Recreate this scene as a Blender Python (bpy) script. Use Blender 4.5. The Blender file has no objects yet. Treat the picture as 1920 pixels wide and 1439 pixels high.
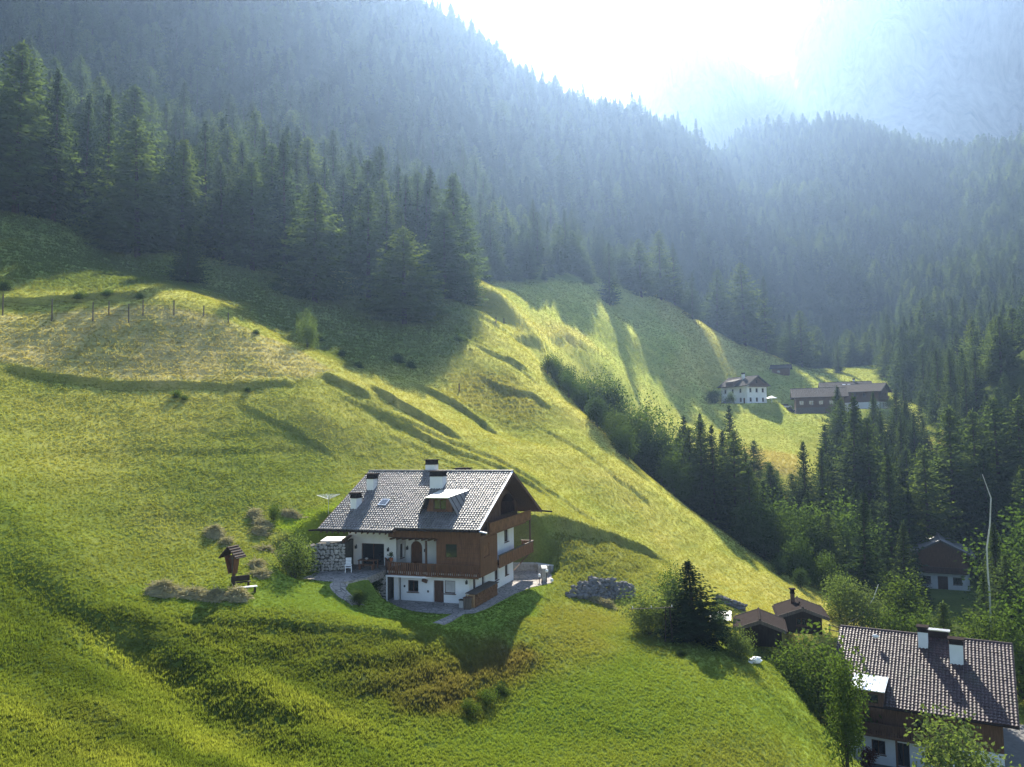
import bpy, bmesh, math, random
import numpy as np
from mathutils import Vector, Matrix

scene = bpy.context.scene
R_ = math.radians
rng = np.random.default_rng(7)
random.seed(7)

# ------------------------------------------------------------------ camera
F_PX, CW, CH = 1461.0, 1920.0, 1439.0
PITCH, ROLL = 0.06353, -0.01553
_fw = np.array([0, math.cos(PITCH), math.sin(PITCH)])
_up = np.array([0, -math.sin(PITCH), math.cos(PITCH)])
_rt = np.array([1.0, 0, 0])
_c, _s = math.cos(ROLL), math.sin(ROLL)
CAM_R = np.array([_c * _rt + _s * _up, -_s * _rt + _c * _up, _fw])
cam = bpy.data.cameras.new('camera')
cam.sensor_width = 36.0
cam.lens = 36.0 * F_PX / CW
cam.clip_start, cam.clip_end = 0.5, 9000.0
cam_ob = bpy.data.objects.new('camera', cam)
scene.collection.objects.link(cam_ob)
cam_ob.matrix_world = Matrix([[CAM_R[0][i], CAM_R[1][i], -CAM_R[2][i], 0] for i in range(3)] + [[0, 0, 0, 1]])
scene.camera = cam_ob

# ------------------------------------------------------------------ sky and sun
SUN_AZ, SUN_EL = R_(2.8), R_(36.5)          # azimuth east of the view direction (+Y), elevation
world = bpy.data.worlds.new('World')
scene.world = world
world.use_nodes = True
wn = world.node_tree
bg = wn.nodes['Background']
sky = wn.nodes.new('ShaderNodeTexSky')
sky.sky_type = 'NISHITA'
sky.sun_disc = False
sky.sun_elevation = SUN_EL
sky.sun_rotation = SUN_AZ
sky.altitude = 1400
sky.air_density, sky.dust_density, sky.ozone_density = 1.0, 1.6, 1.0
wn.links.new(sky.outputs[0], bg.inputs[0])
bg.inputs[1].default_value = 0.076
sun = bpy.data.lights.new('sun', 'SUN')
sun.energy = 5.0
sun.angle = R_(0.55)
sun.color = (1.0, 0.93, 0.80)
sun_ob = bpy.data.objects.new('sun', sun)
scene.collection.objects.link(sun_ob)
_sd = Vector((math.sin(SUN_AZ) * math.cos(SUN_EL), math.cos(SUN_AZ) * math.cos(SUN_EL), math.sin(SUN_EL)))
sun_ob.rotation_euler = _sd.to_track_quat('Z', 'Y').to_euler()
scene.view_settings.view_transform = 'Standard'
scene.view_settings.look = 'None'
scene.view_settings.exposure = 1.82
scene.view_settings.gamma = 1.0
scene.view_settings.use_curve_mapping = False
scene.cycles.max_bounces = 6
scene.cycles.diffuse_bounces = 2
scene.cycles.glossy_bounces = 2
scene.cycles.transmission_bounces = 4
scene.cycles.transparent_max_bounces = 6
scene.cycles.volume_bounces = 0
scene.cycles.use_denoising = True
scene.cycles.caustics_reflective = False
scene.cycles.caustics_refractive = False
# ------------------------------------------------------------------ terrain height
def ray(px, py):
    return CAM_R.T @ np.array([(px - CW / 2) / F_PX, (CH / 2 - py) / F_PX, 1.0])
def at(px, py, Y):
    d = ray(px, py)
    return d * (Y / d[1])

# where the slope lies: (photo x, photo y, metres forward)
CTRL = [
 # near meadow
 (-300,1439,30),(0,1439,36),(300,1439,38.5),(600,1439,42),(900,1439,45.5),(1200,1439,47),(1500,1439,52),
 (0,1250,45),(200,1300,45),(400,1350,45.5),(650,1360,47),(900,1370,49),(1200,1360,51.5),(1450,1370,53),
 (900,1318,52.5),(1100,1290,56),(1300,1290,57.5),(1480,1300,60),(1000,1285,56.5),(780,1330,49.5),(700,1300,51),
 (560,1260,52.2),(400,1230,52.5),(250,1200,53),(120,1110,55.5),(0,1010,58.5),(-200,960,58),
 # lawn edge of the terrace (crest)
 (250,1120,59.5),(380,1152,57.3),(550,1150,57.3),(700,1165,57.5),(790,1180,58),(850,1190,59),(905,1195,60.5),(1010,1150,68.5),
 # lawn
 (437,1092,62),(330,1080,62.5),(540,1090,64),(500,1050,66.5),(580,1082,65.5),
 # bank right of the house
 (1010,1210,61.5),(1060,1150,70.5),(1150,1200,66.5),(1250,1220,65.5),(1100,1130,77),(1180,1125,80),(1080,1250,58.8),
 (1060,1090,82),(1150,1085,84),(1120,1040,88),(1200,1060,90),(1040,1060,80),(1030,970,88),(1035,1010,84),
 (1210,1188,69.5),(1300,1198,69.5),(1380,1205,71),(1450,1215,70),(1530,1262,68),(1400,1150,86),(1280,1100,88),(1350,1110,92),
 # behind the house
 (560,965,76),(615,962,77),(680,930,84),(520,975,74),(480,1010,70.5),(400,1010,70),(300,1020,67),(150,1000,64),(0,940,63),
 (480,900,80),(300,880,77),(120,860,75),(0,830,74),(-200,800,68),
 (650,860,92),(850,870,99),(960,890,99),(1000,930,94),
 # rim of the dry hay field and up to the fence
 (0,690,87),(-200,660,84),(150,715,89.5),(300,722,92),(450,724,96),(550,716,100),(620,700,107),
 (0,740,82.5),(300,760,87.5),(550,760,95),
 (0,610,95),(150,615,98),(300,620,102),(430,612,108),(540,640,112),(200,660,95),(400,665,101),
 (0,560,101),(250,560,107),(390,560,113),(-200,520,98),
 # middle slope
 (480,610,118),(600,660,120),(700,720,110),(600,760,95),(700,790,102),(800,820,104),(700,840,96),(820,760,119),(740,680,128),
 (800,690,135),(900,740,132),(900,810,113),(1000,830,116),(1000,740,140),(950,670,152),(880,640,155),(850,620,152),
 (1020,690,163),(1100,780,140),(1150,860,124),(1200,900,118),(1050,900,106),(1120,950,103),(1200,1010,100),(1300,1000,112),
 (1300,1060,99),(1400,1060,107),(1420,1110,98),(1480,1140,97),(1490,1165,84),
 # forest foot
 (0,400,145),(130,420,147),(250,500,148),(380,525,146),(-250,360,138),(300,470,153),(520,555,150),(600,580,150),(760,615,154),(680,590,158),
 (880,570,172),(800,560,172),(930,540,195),
 # upper meadow, knoll and farm
 (900,595,188),(1000,610,208),(1000,650,184),(1090,640,226),(1060,570,262),(1150,590,300),(1240,556,352),(1300,600,362),(1400,648,364),(1200,640,272),
 (1270,650,290),(1150,700,222),(1260,735,250),(1330,730,284),(1480,690,330),(1540,700,350),(1600,690,350),(1360,756,258),(1440,758,258),(1540,770,258),(1640,765,258),
 (1240,775,222),(1350,800,228),(1450,810,224),(1560,810,224),(1300,830,202),(1420,860,190),(1500,880,184),(1560,860,200),(1650,830,225),
 # far right
 (1720,760,262),(1740,800,240),(1830,770,262),(1920,740,270),(2100,640,290),(1800,690,310),(1900,880,190),(2050,900,180),
 (1780,1112,138),(1700,1100,140),(1850,1090,140),(1780,1000,165),(1950,1050,140),(1600,1000,160),(1520,1105,116),
 # lower house yard
 (1540,1440,58),(1600,1430,66),(1700,1428,69.5),(1900,1440,66),(2000,1420,72),(2100,1330,80),(1650,1180,100),(1850,1200,105),
]
CW_PTS = [  # ground hidden in the photo or beside it, in metres
 (30,145,-15),(38,128,-19),(46,115,-23),(22,165,-4),(15,180,3),(44,170,-14),(58,140,-26),(50,150,-21),(62,118,-29),(48,98,-28),(44,86,-29),
 (40,200,-3),(90,190,-10),(100,140,-24),(70,95,-31),(80,80,-31),(0,20,-21),(-20,20,-16),(20,20,-27),(-45,30,-6),(50,30,-31),(0,0,-24),(-60,0,-4),(60,0,-36),(0,-60,-28),
 (-75,60,15),(-95,100,28),(-110,60,26),(-120,20,24),(-130,140,48),(-80,150,36),(-60,190,50),(-30,230,54),(120,120,-24),(150,60,-20),(150,220,25),(190,160,15),
 (0,120,-1.5),(80,410,50),(110,412,34),(146,405,26),(30,300,56),(0,262,50),(-9.2,65.5,-14.6),(-9.9,62.1,-14.5),(-13,63.8,-13.4),(-8.1,60.8,-14.75),(-4,62.3,-14.75),(-6,59.5,-14.8),(1.2,63,-15.0),(-12,60.5,-14.2),
]
def bigform(X, Y):
    """far relief: the wooded mountain flank on one side, the valley, the wooded ridges that close it"""
    X = np.asarray(X, float); Y = np.asarray(Y, float)
    # valley axis drifts right with distance
    ax = 62 + 0.16 * (Y - 120) + 0.00008 * (Y - 120) ** 2
    fl = -26 + 0.125 * np.clip(Y - 110, -60, 900)
    d = ax - X
    left = fl + 0.60 * np.clip(d, 0, None) - 16 * (1 - np.exp(-np.clip(d, 0, None) / 40))
    right = fl + 0.62 * np.clip(-d, 0, None) - 12 * (1 - np.exp(-np.clip(-d, 0, None) / 30))
    z = np.where(d > 0, left, right)
    return z

_cp = [at(*c) for c in CTRL] + [np.array(c, float) for c in CW_PTS]
_cp = np.array(_cp)
_cx, _cz = _cp[:, :2], _cp[:, 2]
_S = 60.0
def _phi(r2):
    return 0.5 * r2 * np.log(r2 + 1e-12)
def _fit():
    n = len(_cx); a = _cx / _S
    r2 = ((a[:, None] - a[None]) ** 2).sum(-1)
    K = _phi(r2) + np.eye(n) * 8e-3
    P = np.hstack([np.ones((n, 1)), a])
    A = np.block([[K, P], [P.T, np.zeros((3, 3))]])
    res = _cz - bigform(_cx[:, 0], _cx[:, 1])
    return np.linalg.solve(A, np.concatenate([res, np.zeros(3)])), a
_w, _a = _fit()
_HULL_R = 1.0
def tps(X, Y):
    sh = np.shape(X); x = np.ravel(X) / _S; y = np.ravel(Y) / _S
    out = np.empty(len(x))
    for i in range(0, len(x), 20000):
        xx, yy = x[i:i + 20000], y[i:i + 20000]
        r2 = (xx[:, None] - _a[None, :, 0]) ** 2 + (yy[:, None] - _a[None, :, 1]) ** 2
        out[i:i + 20000] = _phi(r2) @ _w[:len(_a)] + _w[-3] + _w[-2] * xx + _w[-1] * yy
    return out.reshape(sh)
def sstep(a, b, x):
    t = np.clip((x - a) / (b - a), 0, 1)
    return t * t * (3 - 2 * t)
# smooth value noise
_perm = np.random.default_rng(3).random((256, 256))
def vnoise(x, y):
    x = np.asarray(x, float); y = np.asarray(y, float)
    xi = np.floor(x).astype(int); yi = np.floor(y).astype(int)
    fx = x - xi; fy = y - yi
    fx = fx * fx * (3 - 2 * fx); fy = fy * fy * (3 - 2 * fy)
    g = lambda i, j: _perm[(xi + i) & 255, (yi + j) & 255]
    return (g(0, 0) * (1 - fx) + g(1, 0) * fx) * (1 - fy) + (g(0, 1) * (1 - fx) + g(1, 1) * fx) * fy
def fbm(x, y, o=4):
    s = 0; a = 0.5
    for k in range(o):
        s = s + a * (vnoise(x, y) - 0.5); a *= 0.5; x = x * 2.03 + 17.3; y = y * 2.03 + 5.1
    return s

# far mountain ridges: crest lines given as (photo x, photo y, distance)
SKY_L = [(-500,-900,560),(-200,-620,580),(0,-480,600),(300,-280,620),(560,-110,640),(740,0,660),(830,45,665),(900,90,670),(960,145,680),(1050,192,690),(1130,212,700),(1200,228,720),(1290,258,760),(1340,272,790),(1420,285,830)]
SKY_R = [(1180,300,900),(1300,275,900),(1370,270,900),(1460,252,905),(1560,238,910),(1640,252,915),(1700,275,915),(1750,288,910),(1790,302,880),(1850,290,830),(1920,278,800),(2050,230,760),(2200,160,730),(2500,40,700)]
def crest(tab):
    p = np.array([at(*t) for t in tab]); return p[:, 0] / p[:, 1], p[:, 1], p[:, 2]
_cl, _cr = crest(SKY_L), crest(SKY_R)
def far_relief(X, Y):
    """height of the two wooded crests, as cones falling away from the crest line"""
    t = X / np.maximum(Y, 1)
    yl, zl = np.interp(t, _cl[0], _cl[1]), np.interp(t, _cl[0], _cl[2])
    yr, zr = np.interp(t, _cr[0], _cr[1]), np.interp(t, _cr[0], _cr[2])
    return yl, zl, yr, zr
def base_h(X, Y):
    X = np.asarray(X, float); Y = np.asarray(Y, float)
    near = bigform(X, Y) + tps(X, Y)
    # far part: run from the height at the forest foot up to the crest
    t = X / np.maximum(Y, 1)
    y0 = 245 + 125 * sstep(-0.06, 0.19, t) * (1 - .35 * sstep(.46, .6, t))
    s0 = y0 / np.maximum(Y, 1)
    X0 = np.where(Y > y0, X * s0, X); Y0 = np.where(Y > y0, y0, Y)
    n0 = bigform(X0, Y0) + tps(X0, Y0)
    yl, zl, yr, zr = far_relief(X, Y)
    w_r = sstep(0.235, 0.305, t)                 # which crest closes the view
    def runup(yc, zc, p):
        k = np.clip((Y - y0) / (yc - y0), 0, 1.35)
        up = n0 + (zc - n0) * np.where(k < 1, k ** p, 1 - 2.2 * (k - 1) * (k > 1))
        return up
    lf = runup(yl, zl, 1.30)
    rf = runup(yr, zr, 1.25)
    # the flank dips to the valley on its way round
    far = lf * (1 - w_r) + rf * w_r
    far = far + (fbm(X / 90, Y / 90, 4)) * 34 * sstep(280, 420, Y) * sstep(30, 120, np.minimum(np.abs(Y - yl), np.abs(Y - yr)))
    far = far - 16 * np.exp(-((Y - 435) / 40) ** 2) * sstep(.16, .24, t) * (1 - sstep(.40, .52, t))
    b = sstep(y0 - 1, y0 + 60, Y)
    return near * (1 - b) + far * b
# ------------------------------------------------------------------ polylines, pads and ledges on the slope
def seg_dist(X, Y, line):
    """distance to a polyline, side (+ left of travel) and parameter 0..1"""
    best = np.full(np.shape(X), 1e9); side = np.ones(np.shape(X)); par = np.zeros(np.shape(X))
    ln = np.array(line, float)[:, :2]; sl = np.hypot(*(ln[1:] - ln[:-1]).T); tot = sl.sum(); acc = 0
    for (a, b), L in zip(zip(ln[:-1], ln[1:]), sl):
        ab = b - a; t = np.clip(((X - a[0]) * ab[0] + (Y - a[1]) * ab[1]) / (L * L), 0, 1)
        dx = X - a[0] - t * ab[0]; dy = Y - a[1] - t * ab[1]; d = np.hypot(dx, dy)
        m = d < best
        best = np.where(m, d, best); side = np.where(m, np.sign(ab[0] * dy - ab[1] * dx + 1e-12), side)
        par = np.where(m, (acc + t * L) / tot, par); acc += L
    return best, side, par
def poly_in(X, Y, poly):
    p = np.array(poly, float)[:, :2]; ins = np.zeros(np.shape(X), bool); j = len(p) - 1
    for i in range(len(p)):
        c = ((p[i, 1] > Y) != (p[j, 1] > Y)) & (X < (p[j, 0] - p[i, 0]) * (Y - p[i, 1]) / (p[j, 1] - p[i, 1] + 1e-12) + p[i, 0])
        ins ^= c; j = i
    return ins
def poly_sd(X, Y, poly):
    d, _, _ = seg_dist(X, Y, list(poly) + [poly[0]])
    return np.where(poly_in(X, Y, poly), -d, d)

class Hit:
    def __init__(s, fn): s.fn = fn
    def __call__(s, px, py, y0=18, y1=1300, n=700):
        d = ray(px, py); d = d / d[1]
        Y = np.geomspace(y0, y1, n); P = Y[:, None] * d
        g = P[:, 2] - s.fn(P[:, 0], P[:, 1])
        k = np.argmax(g < 0)
        if not g[k] < 0: return None
        a, b = Y[max(k - 1, 0)], Y[k]
        for _ in range(12):
            m = 0.5 * (a + b); q = m * d
            if q[2] - float(s.fn(np.array([q[0]]), np.array([q[1]]))[0]) < 0: b = m
            else: a = m
        return b * d
hit0 = Hit(base_h)

# house frame: local x along the ridge, y away from the viewer, z up from the lower patio
H_O = np.array([-2.935, 65.841, -14.708]); H_YAW = 0.335
H_U = np.array([math.cos(H_YAW), -math.sin(H_YAW)]); H_W = np.array([math.sin(H_YAW), math.cos(H_YAW)])
def hw(x, y): return H_O[:2] + H_U * x + H_W * y
def hlocal(X, Y):
    dx, dy = X - H_O[0], Y - H_O[1]
    return dx * H_U[0] + dy * H_U[1], dx * H_W[0] + dy * H_W[1]
PATIO_LOW = [(-9.6, 2.0), (-9.0, -0.1), (-7.8, -0.9), (-5.4, -1.5), (-3.1, -1.7), (-1.2, -1.4), (-.2, -.8), (.2, 1.2), (.3, 4), (.5, 7.5), (1.0, 10.4), (2.3, 13.2), (1.2, 17), (-.3, 19.9), (-3.6, 18.8), (-3.6, 14), (-8, 14), (-9.6, 8)]
PATIO_UP = [(-14.9, 3.6), (-15.2, -.4), (-14.6, -3.9), (-12.2, -4.5), (-10.2, -4.4), (-9.3, -2.4), (-9.5, .2), (-9.8, 2.2), (-9.8, 3.6)]
LAWN_UP = [(-24, 2), (-21, -4), (-15, -5.6), (-10.6, -5.2), (-9.6, -3), (-10.3, 2.5), (-15, 4)]
PADS = [  # world polygon, height, falloff
    ([hw(*p) for p in [(-17, 5), (-17.3, -2), (-14.6, -4.6), (-11.4, -4.9), (-9.8, -2.6), (-10.2, 2.4), (-10.2, 5)]], -12.04, 2.0),
    ([hw(*p) for p in PATIO_LOW], -14.76, 2.0),
]
def add_pad(pixY, z, fall): PADS.append(([at(a, 800, b)[:2] for a, b in pixY], z, fall))
Z_FARM = at(1414, 758, 258)[2]; Z_BARN = at(1540, 777, 250)[2]; Z_SIDE = at(1650, 768, 258)[2]; Z_HUT = at(1780, 1113, 138)[2]; Z_SHED = at(1425, 1230, 71)[2]
add_pad([(1335, 252), (1460, 252), (1475, 258), (1475, 272), (1335, 272)], Z_FARM, 5)
add_pad([(1488, 247), (1600, 247), (1612, 280), (1495, 280)], Z_BARN, 5)
add_pad([(1606, 254), (1668, 252), (1680, 280), (1620, 280)], Z_SIDE, 4)
add_pad([(1725, 134), (1830, 134), (1840, 155), (1730, 155)], Z_HUT, 4)
add_pad([(1378, 69.5), (1510, 69.5), (1520, 82), (1380, 82)], Z_SHED, 3)
LH_O = np.array([40.13, 63.98]); LH_YAW = .542; Z_LOW = -29.6
LH_U = np.array([math.cos(LH_YAW), -math.sin(LH_YAW)]); LH_W = np.array([math.sin(LH_YAW), math.cos(LH_YAW)])
PADS.append(([LH_O + LH_U * a + LH_W * b for a, b in ((-16, -2), (-12, -5), (3, -6), (9, -4), (9, 19), (-15, 19))], Z_LOW, 5))

LEDGES = []   # polyline (world), height, width uphill, width downhill; the low side is on the right of travel
def ledge(pix, h, wu, wd, fade=0.18, soft=.28):
    pts = [hit0(*p) for p in pix]
    pts = [p[:2] for p in pts if p is not None]
    if len(pts) > 1: LEDGES.append((pts, h, wu, wd, fade, soft))
ledge([(-160,905),(0,968),(110,1050),(200,1105),(292,1150)], 0.3, 5, 7, .2, 2.0)
ledge([(-60,990),(75,1075),(179,1150),(292,1222),(417,1304),(500,1358),(600,1425),(680,1480)], 0.75, 5, 8.0, .25, 1.8)
ledge([(-60,1140),(0,1187),(125,1296),(208,1367),(300,1460)], 0.32, 4, 6, .2, 1.8)
ledge([(-60,1300),(40,1390),(110,1470)], 0.2, 3.5, 4, .2, 1.8)
ledge([(300,1165),(420,1172),(560,1178),(700,1192),(800,1205),(870,1220)], 0.18, 5, 5)
ledge([(0,692),(90,708),(170,718),(300,726),(430,728),(558,719)], 0.40, 2.5, 1.0, .05)
ledge([(600,706),(640,722),(700,752)], 0.6, 2.5, 1.2)
ledge([(676,716),(720,742),(770,770),(812,795),(880,835)], 0.8, 2.5, 1.2, .3)
ledge([(750,712),(800,732),(850,757),(900,790),(950,825)], 0.8, 2.5, 1.2, .3)
ledge([(440,752),(500,782),(560,815),(640,866)], 0.22, 2, .9)
ledge([(610,730),(700,775),(800,825),(900,862),(985,905),(1060,960)], 0.35, 2.5, 1.2)
ledge([(700,760),(820,820),(930,860),(1010,915),(1090,965),(1180,1010)], 0.28, 2.5, 1.2)
ledge([(880,640),(940,672),(1000,702)], 0.45, 3, 1.6)
ledge([(880,585),(930,610),(1000,642),(1040,660)], 0.7, 4, 2)
ledge([(1000,622),(1060,632),(1130,668)], 0.6, 4, 2)
ledge([(880,700),(950,735),(1000,742),(1040,775)], 0.5, 4, 2.5, .3)
ledge([(960,1000),(1050,985),(1130,1000),(1200,1025),(1265,1062)], 0.7, 5, 4)
ledge([(700,800),(800,850),(900,890),(1000,950)], .16, 1.5, .8)
ledge([(560,690),(650,735),(760,800),(850,850),(960,905)], .2, 1.5, .8)
ledge([(860,620),(960,680),(1020,730)], .3, 2, .9)
ledge([(1000,800),(1080,840),(1160,905),(1240,960)], .22, 2, .9)
ledge([(300,800),(420,815),(520,812),(600,818)], .1, 1.2, .6)
ledge([(200,840),(350,850),(480,845),(600,850)], .1, 1.2, .6)
ledge([(-60,560),(60,566),(150,560),(300,556)], 0.4, 3, 2)
ledge([(1300,960),(1220,905),(1150,850)][::-1], 0.25, 2, 1.5)
for k in range(9):
    yy = 766 + k * 6.5 + k * k * .35
    ledge([(1258 + k * 7, yy), (1345 + k * 5, yy - 1), (1440 + k * 8, yy + 2 + k * 2.2), (1490 + k * 9, yy + 10 + k * 3)], 0.10, 1.5, 1.0)

def ground_h(X, Y, detail=True):
    X = np.asarray(X, float); Y = np.asarray(Y, float)
    z = base_h(X, Y)
    for pts, h, wu, wd, fade, soft in LEDGES:
        a = np.array(pts); m = (X > a[:, 0].min() - 14) & (X < a[:, 0].max() + 14) & (Y > a[:, 1].min() - 14) & (Y < a[:, 1].max() + 14)
        if not m.any(): continue
        d, s, t = seg_dist(X[m], Y[m], pts)
        f = sstep(0, fade, t) * (1 - sstep(1 - fade, 1, t))
        wob = 0.7 * (vnoise(X[m] / 1.3, Y[m] / 1.3) - .5) + .9 * (vnoise(X[m] / 5.2 + 3, Y[m] / 5.2) - .5)
        f = f * (.7 + .6 * vnoise(X[m] / 6.1, Y[m] / 6.1 + 8))
        sd = d * s + wob
        up = np.exp(-np.clip(sd, 0, None) / wu) ; dn = np.exp(-np.clip(-sd, 0, None) / wd)
        k = sstep(-soft, soft, sd)
        z[m] = z[m] + f * h * (up * k - dn * (1 - k))
    if detail:
        near = 1 - sstep(180, 330, Y)
        z = z + near * (fbm(X / 5.5, Y / 5.5, 4) * 0.42 + fbm(X / 0.9 + 40, Y / 0.9, 2) * 0.10)
        z = z + near * rough_w(X, Y) * (fbm(X / 1.9 + 11, Y / 1.9, 3) * .75 + .12 * np.sin(z * 7))
    for poly, zz, fall in PADS:
        p = np.array([q[:2] for q in poly]); m = (X > p[:, 0].min() - fall * 2) & (X < p[:, 0].max() + fall * 2) & (Y > p[:, 1].min() - fall * 2) & (Y < p[:, 1].max() + fall * 2)
        if not m.any(): continue
        sd = poly_sd(X[m], Y[m], p)
        k = 1 - sstep(0, fall, sd)
        z[m] = z[m] * (1 - k) + zz * k
    return z
# ------------------------------------------------------------------ the ground sheet
def pixpoly(pts): return [hit0(*p)[:2] for p in pts]
def region(pix): return pixpoly(pix)
RG = {
 'pasture_shade': region([(-200,300),(0,330),(140,360),(255,430),(380,460),(520,490),(600,520),(700,540),(800,560),(885,570),(895,640),(850,665),(770,692),(650,690),(560,640),(470,600),(390,548),(250,548),(120,545),(0,540),(-200,500)]),
 'hayfield': region([(-150,606),(0,590),(130,582),(260,572),(400,594),(470,622),(560,658),(622,697),(558,712),(430,720),(300,718),(150,709),(0,683),(-150,660)]),
 'brownbank': region([(230,1170),(330,1180),(500,1185),(700,1200),(850,1212),(1000,1190),(1040,1250),(960,1290),(900,1330),(700,1380),(560,1370),(430,1290)]),
 'redbank': region([(560,1215),(700,1230),(850,1240),(960,1215),(1010,1235),(960,1275),(880,1330),(700,1345),(600,1290)]),
 'lawn': region([(250,1115),(290,1135),(500,1148),(700,1165),(850,1192),(900,1196),(1000,1155),(1030,1100),(960,1080),(700,1080),(560,1075),(500,1065),(480,1100),(440,1110)]),
 'backlawn': region([(500,985),(560,962),(640,945),(760,900),(600,1000),(560,1000)]),
 'strip': region([(995,980),(1045,980),(1040,1060),(1020,1100),(1000,1060)]),
 'knoll': region([(1240,556),(1300,590),(1400,645),(1480,690),(1400,700),(1330,730),(1260,740),(1250,690),(1290,640),(1230,590)]),
 'yellow': region([(1380,840),(1440,845),(1510,860),(1500,895),(1420,885)]),
 'upperdry': region([(960,625),(1020,600),(1090,620),(1130,660),(1060,650)]),
 'midrough': region([(880,700),(960,705),(1010,760),(985,800),(900,780),(840,745)]),
 'bankR': region([(1045,1000),(1150,1010),(1250,1055),(1230,1085),(1060,1092),(1030,1060)]),
 'greenfoot': region([(560,1439),(720,1370),(900,1320),(1000,1275),(1140,1225),(1300,1260),(1540,1300),(1560,1439)]),
 'drybank2': region([(1010,1125),(1060,1130),(1160,1160),(1150,1215),(1040,1260),(1000,1200)]),
}
def region_w(X, Y, name, soft):
    sd = poly_sd(X, Y, RG[name]) + soft * 1.2 * (vnoise(X / (soft * 1.5 + .3), Y / (soft * 1.5 + .3)) - .5)
    return 1 - sstep(-soft, soft, sd)
def rough_w(X, Y):
    """0..1: how tussocky the ground is"""
    w = sstep(-2, -12, X) * (1 - sstep(50, 58, Y)) * .28 * (Y > 20)
    for nm, k in (('brownbank', .6), ('bankR', .45), ('midrough', .8), ('drybank2', .35), ('hayfield', .45), ('pasture_shade', .5)):
        p = np.array(RG[nm]); m = (X > p[:, 0].min() - 4) & (X < p[:, 0].max() + 4) & (Y > p[:, 1].min() - 4) & (Y < p[:, 1].max() + 4)
        if m.any(): w[m] = np.maximum(w[m], k * region_w(X[m], Y[m], nm, 1.5))
    return w

_az = np.concatenate([np.arange(-80, -37, 0.6), np.arange(-37, 37, 0.135), np.arange(37, 80.1, 0.6)])
_rd = np.concatenate([np.geomspace(3, 24, 26)[:-1], np.geomspace(24, 190, 460)[:-1], np.geomspace(190, 1250, 150)])
_A, _Rr = np.meshgrid(np.radians(_az), _rd)
GX, GY = np.sin(_A) * _Rr, np.cos(_A) * _Rr
GZ = ground_h(GX, GY)
def build_grid(name, X, Y, Z):
    r, c = X.shape
    co = np.stack([X, Y, Z], -1).reshape(-1, 3)
    i = np.arange(r * c).reshape(r, c)
    q = np.stack([i[:-1, :-1], i[:-1, 1:], i[1:, 1:], i[1:, :-1]], -1).reshape(-1, 4)[:, ::-1]
    me = bpy.data.meshes.new(name)
    me.vertices.add(len(co)); me.vertices.foreach_set('co', co.ravel())
    me.loops.add(q.size); me.loops.foreach_set('vertex_index', q.ravel())
    me.polygons.add(len(q)); me.polygons.foreach_set('loop_start', np.arange(0, q.size, 4)); me.polygons.foreach_set('loop_total', np.full(len(q), 4))
    me.polygons.foreach_set('use_smooth', np.ones(len(q), bool))
    me.update(); me.validate()
    ob = bpy.data.objects.new(name, me); scene.collection.objects.link(ob)
    return ob
ground = build_grid('ground', GX, GY, GZ)
def grid_at(field, X, Y):
    """bilinear look-up of a field stored on the ground sheet"""
    X = np.asarray(X, float); Y = np.asarray(Y, float)
    a = np.interp(np.degrees(np.arctan2(X, Y)), _az, np.arange(len(_az))); r = np.interp(np.hypot(X, Y), _rd, np.arange(len(_rd)))
    i = np.clip(a.astype(int), 0, len(_az) - 2); j = np.clip(r.astype(int), 0, len(_rd) - 2); fa, fr = a - i, r - j
    if field.ndim == 3: fa, fr = fa[..., None], fr[..., None]
    return (field[j, i] * (1 - fa) + field[j, i + 1] * fa) * (1 - fr) + (field[j + 1, i] * (1 - fa) + field[j + 1, i + 1] * fa) * fr
def sheet_h(X, Y): return grid_at(GZ, X, Y)
def gz(x, y): return float(sheet_h(x, y))
hit = Hit(sheet_h)
ground['kind'] = 'structure'
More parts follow.
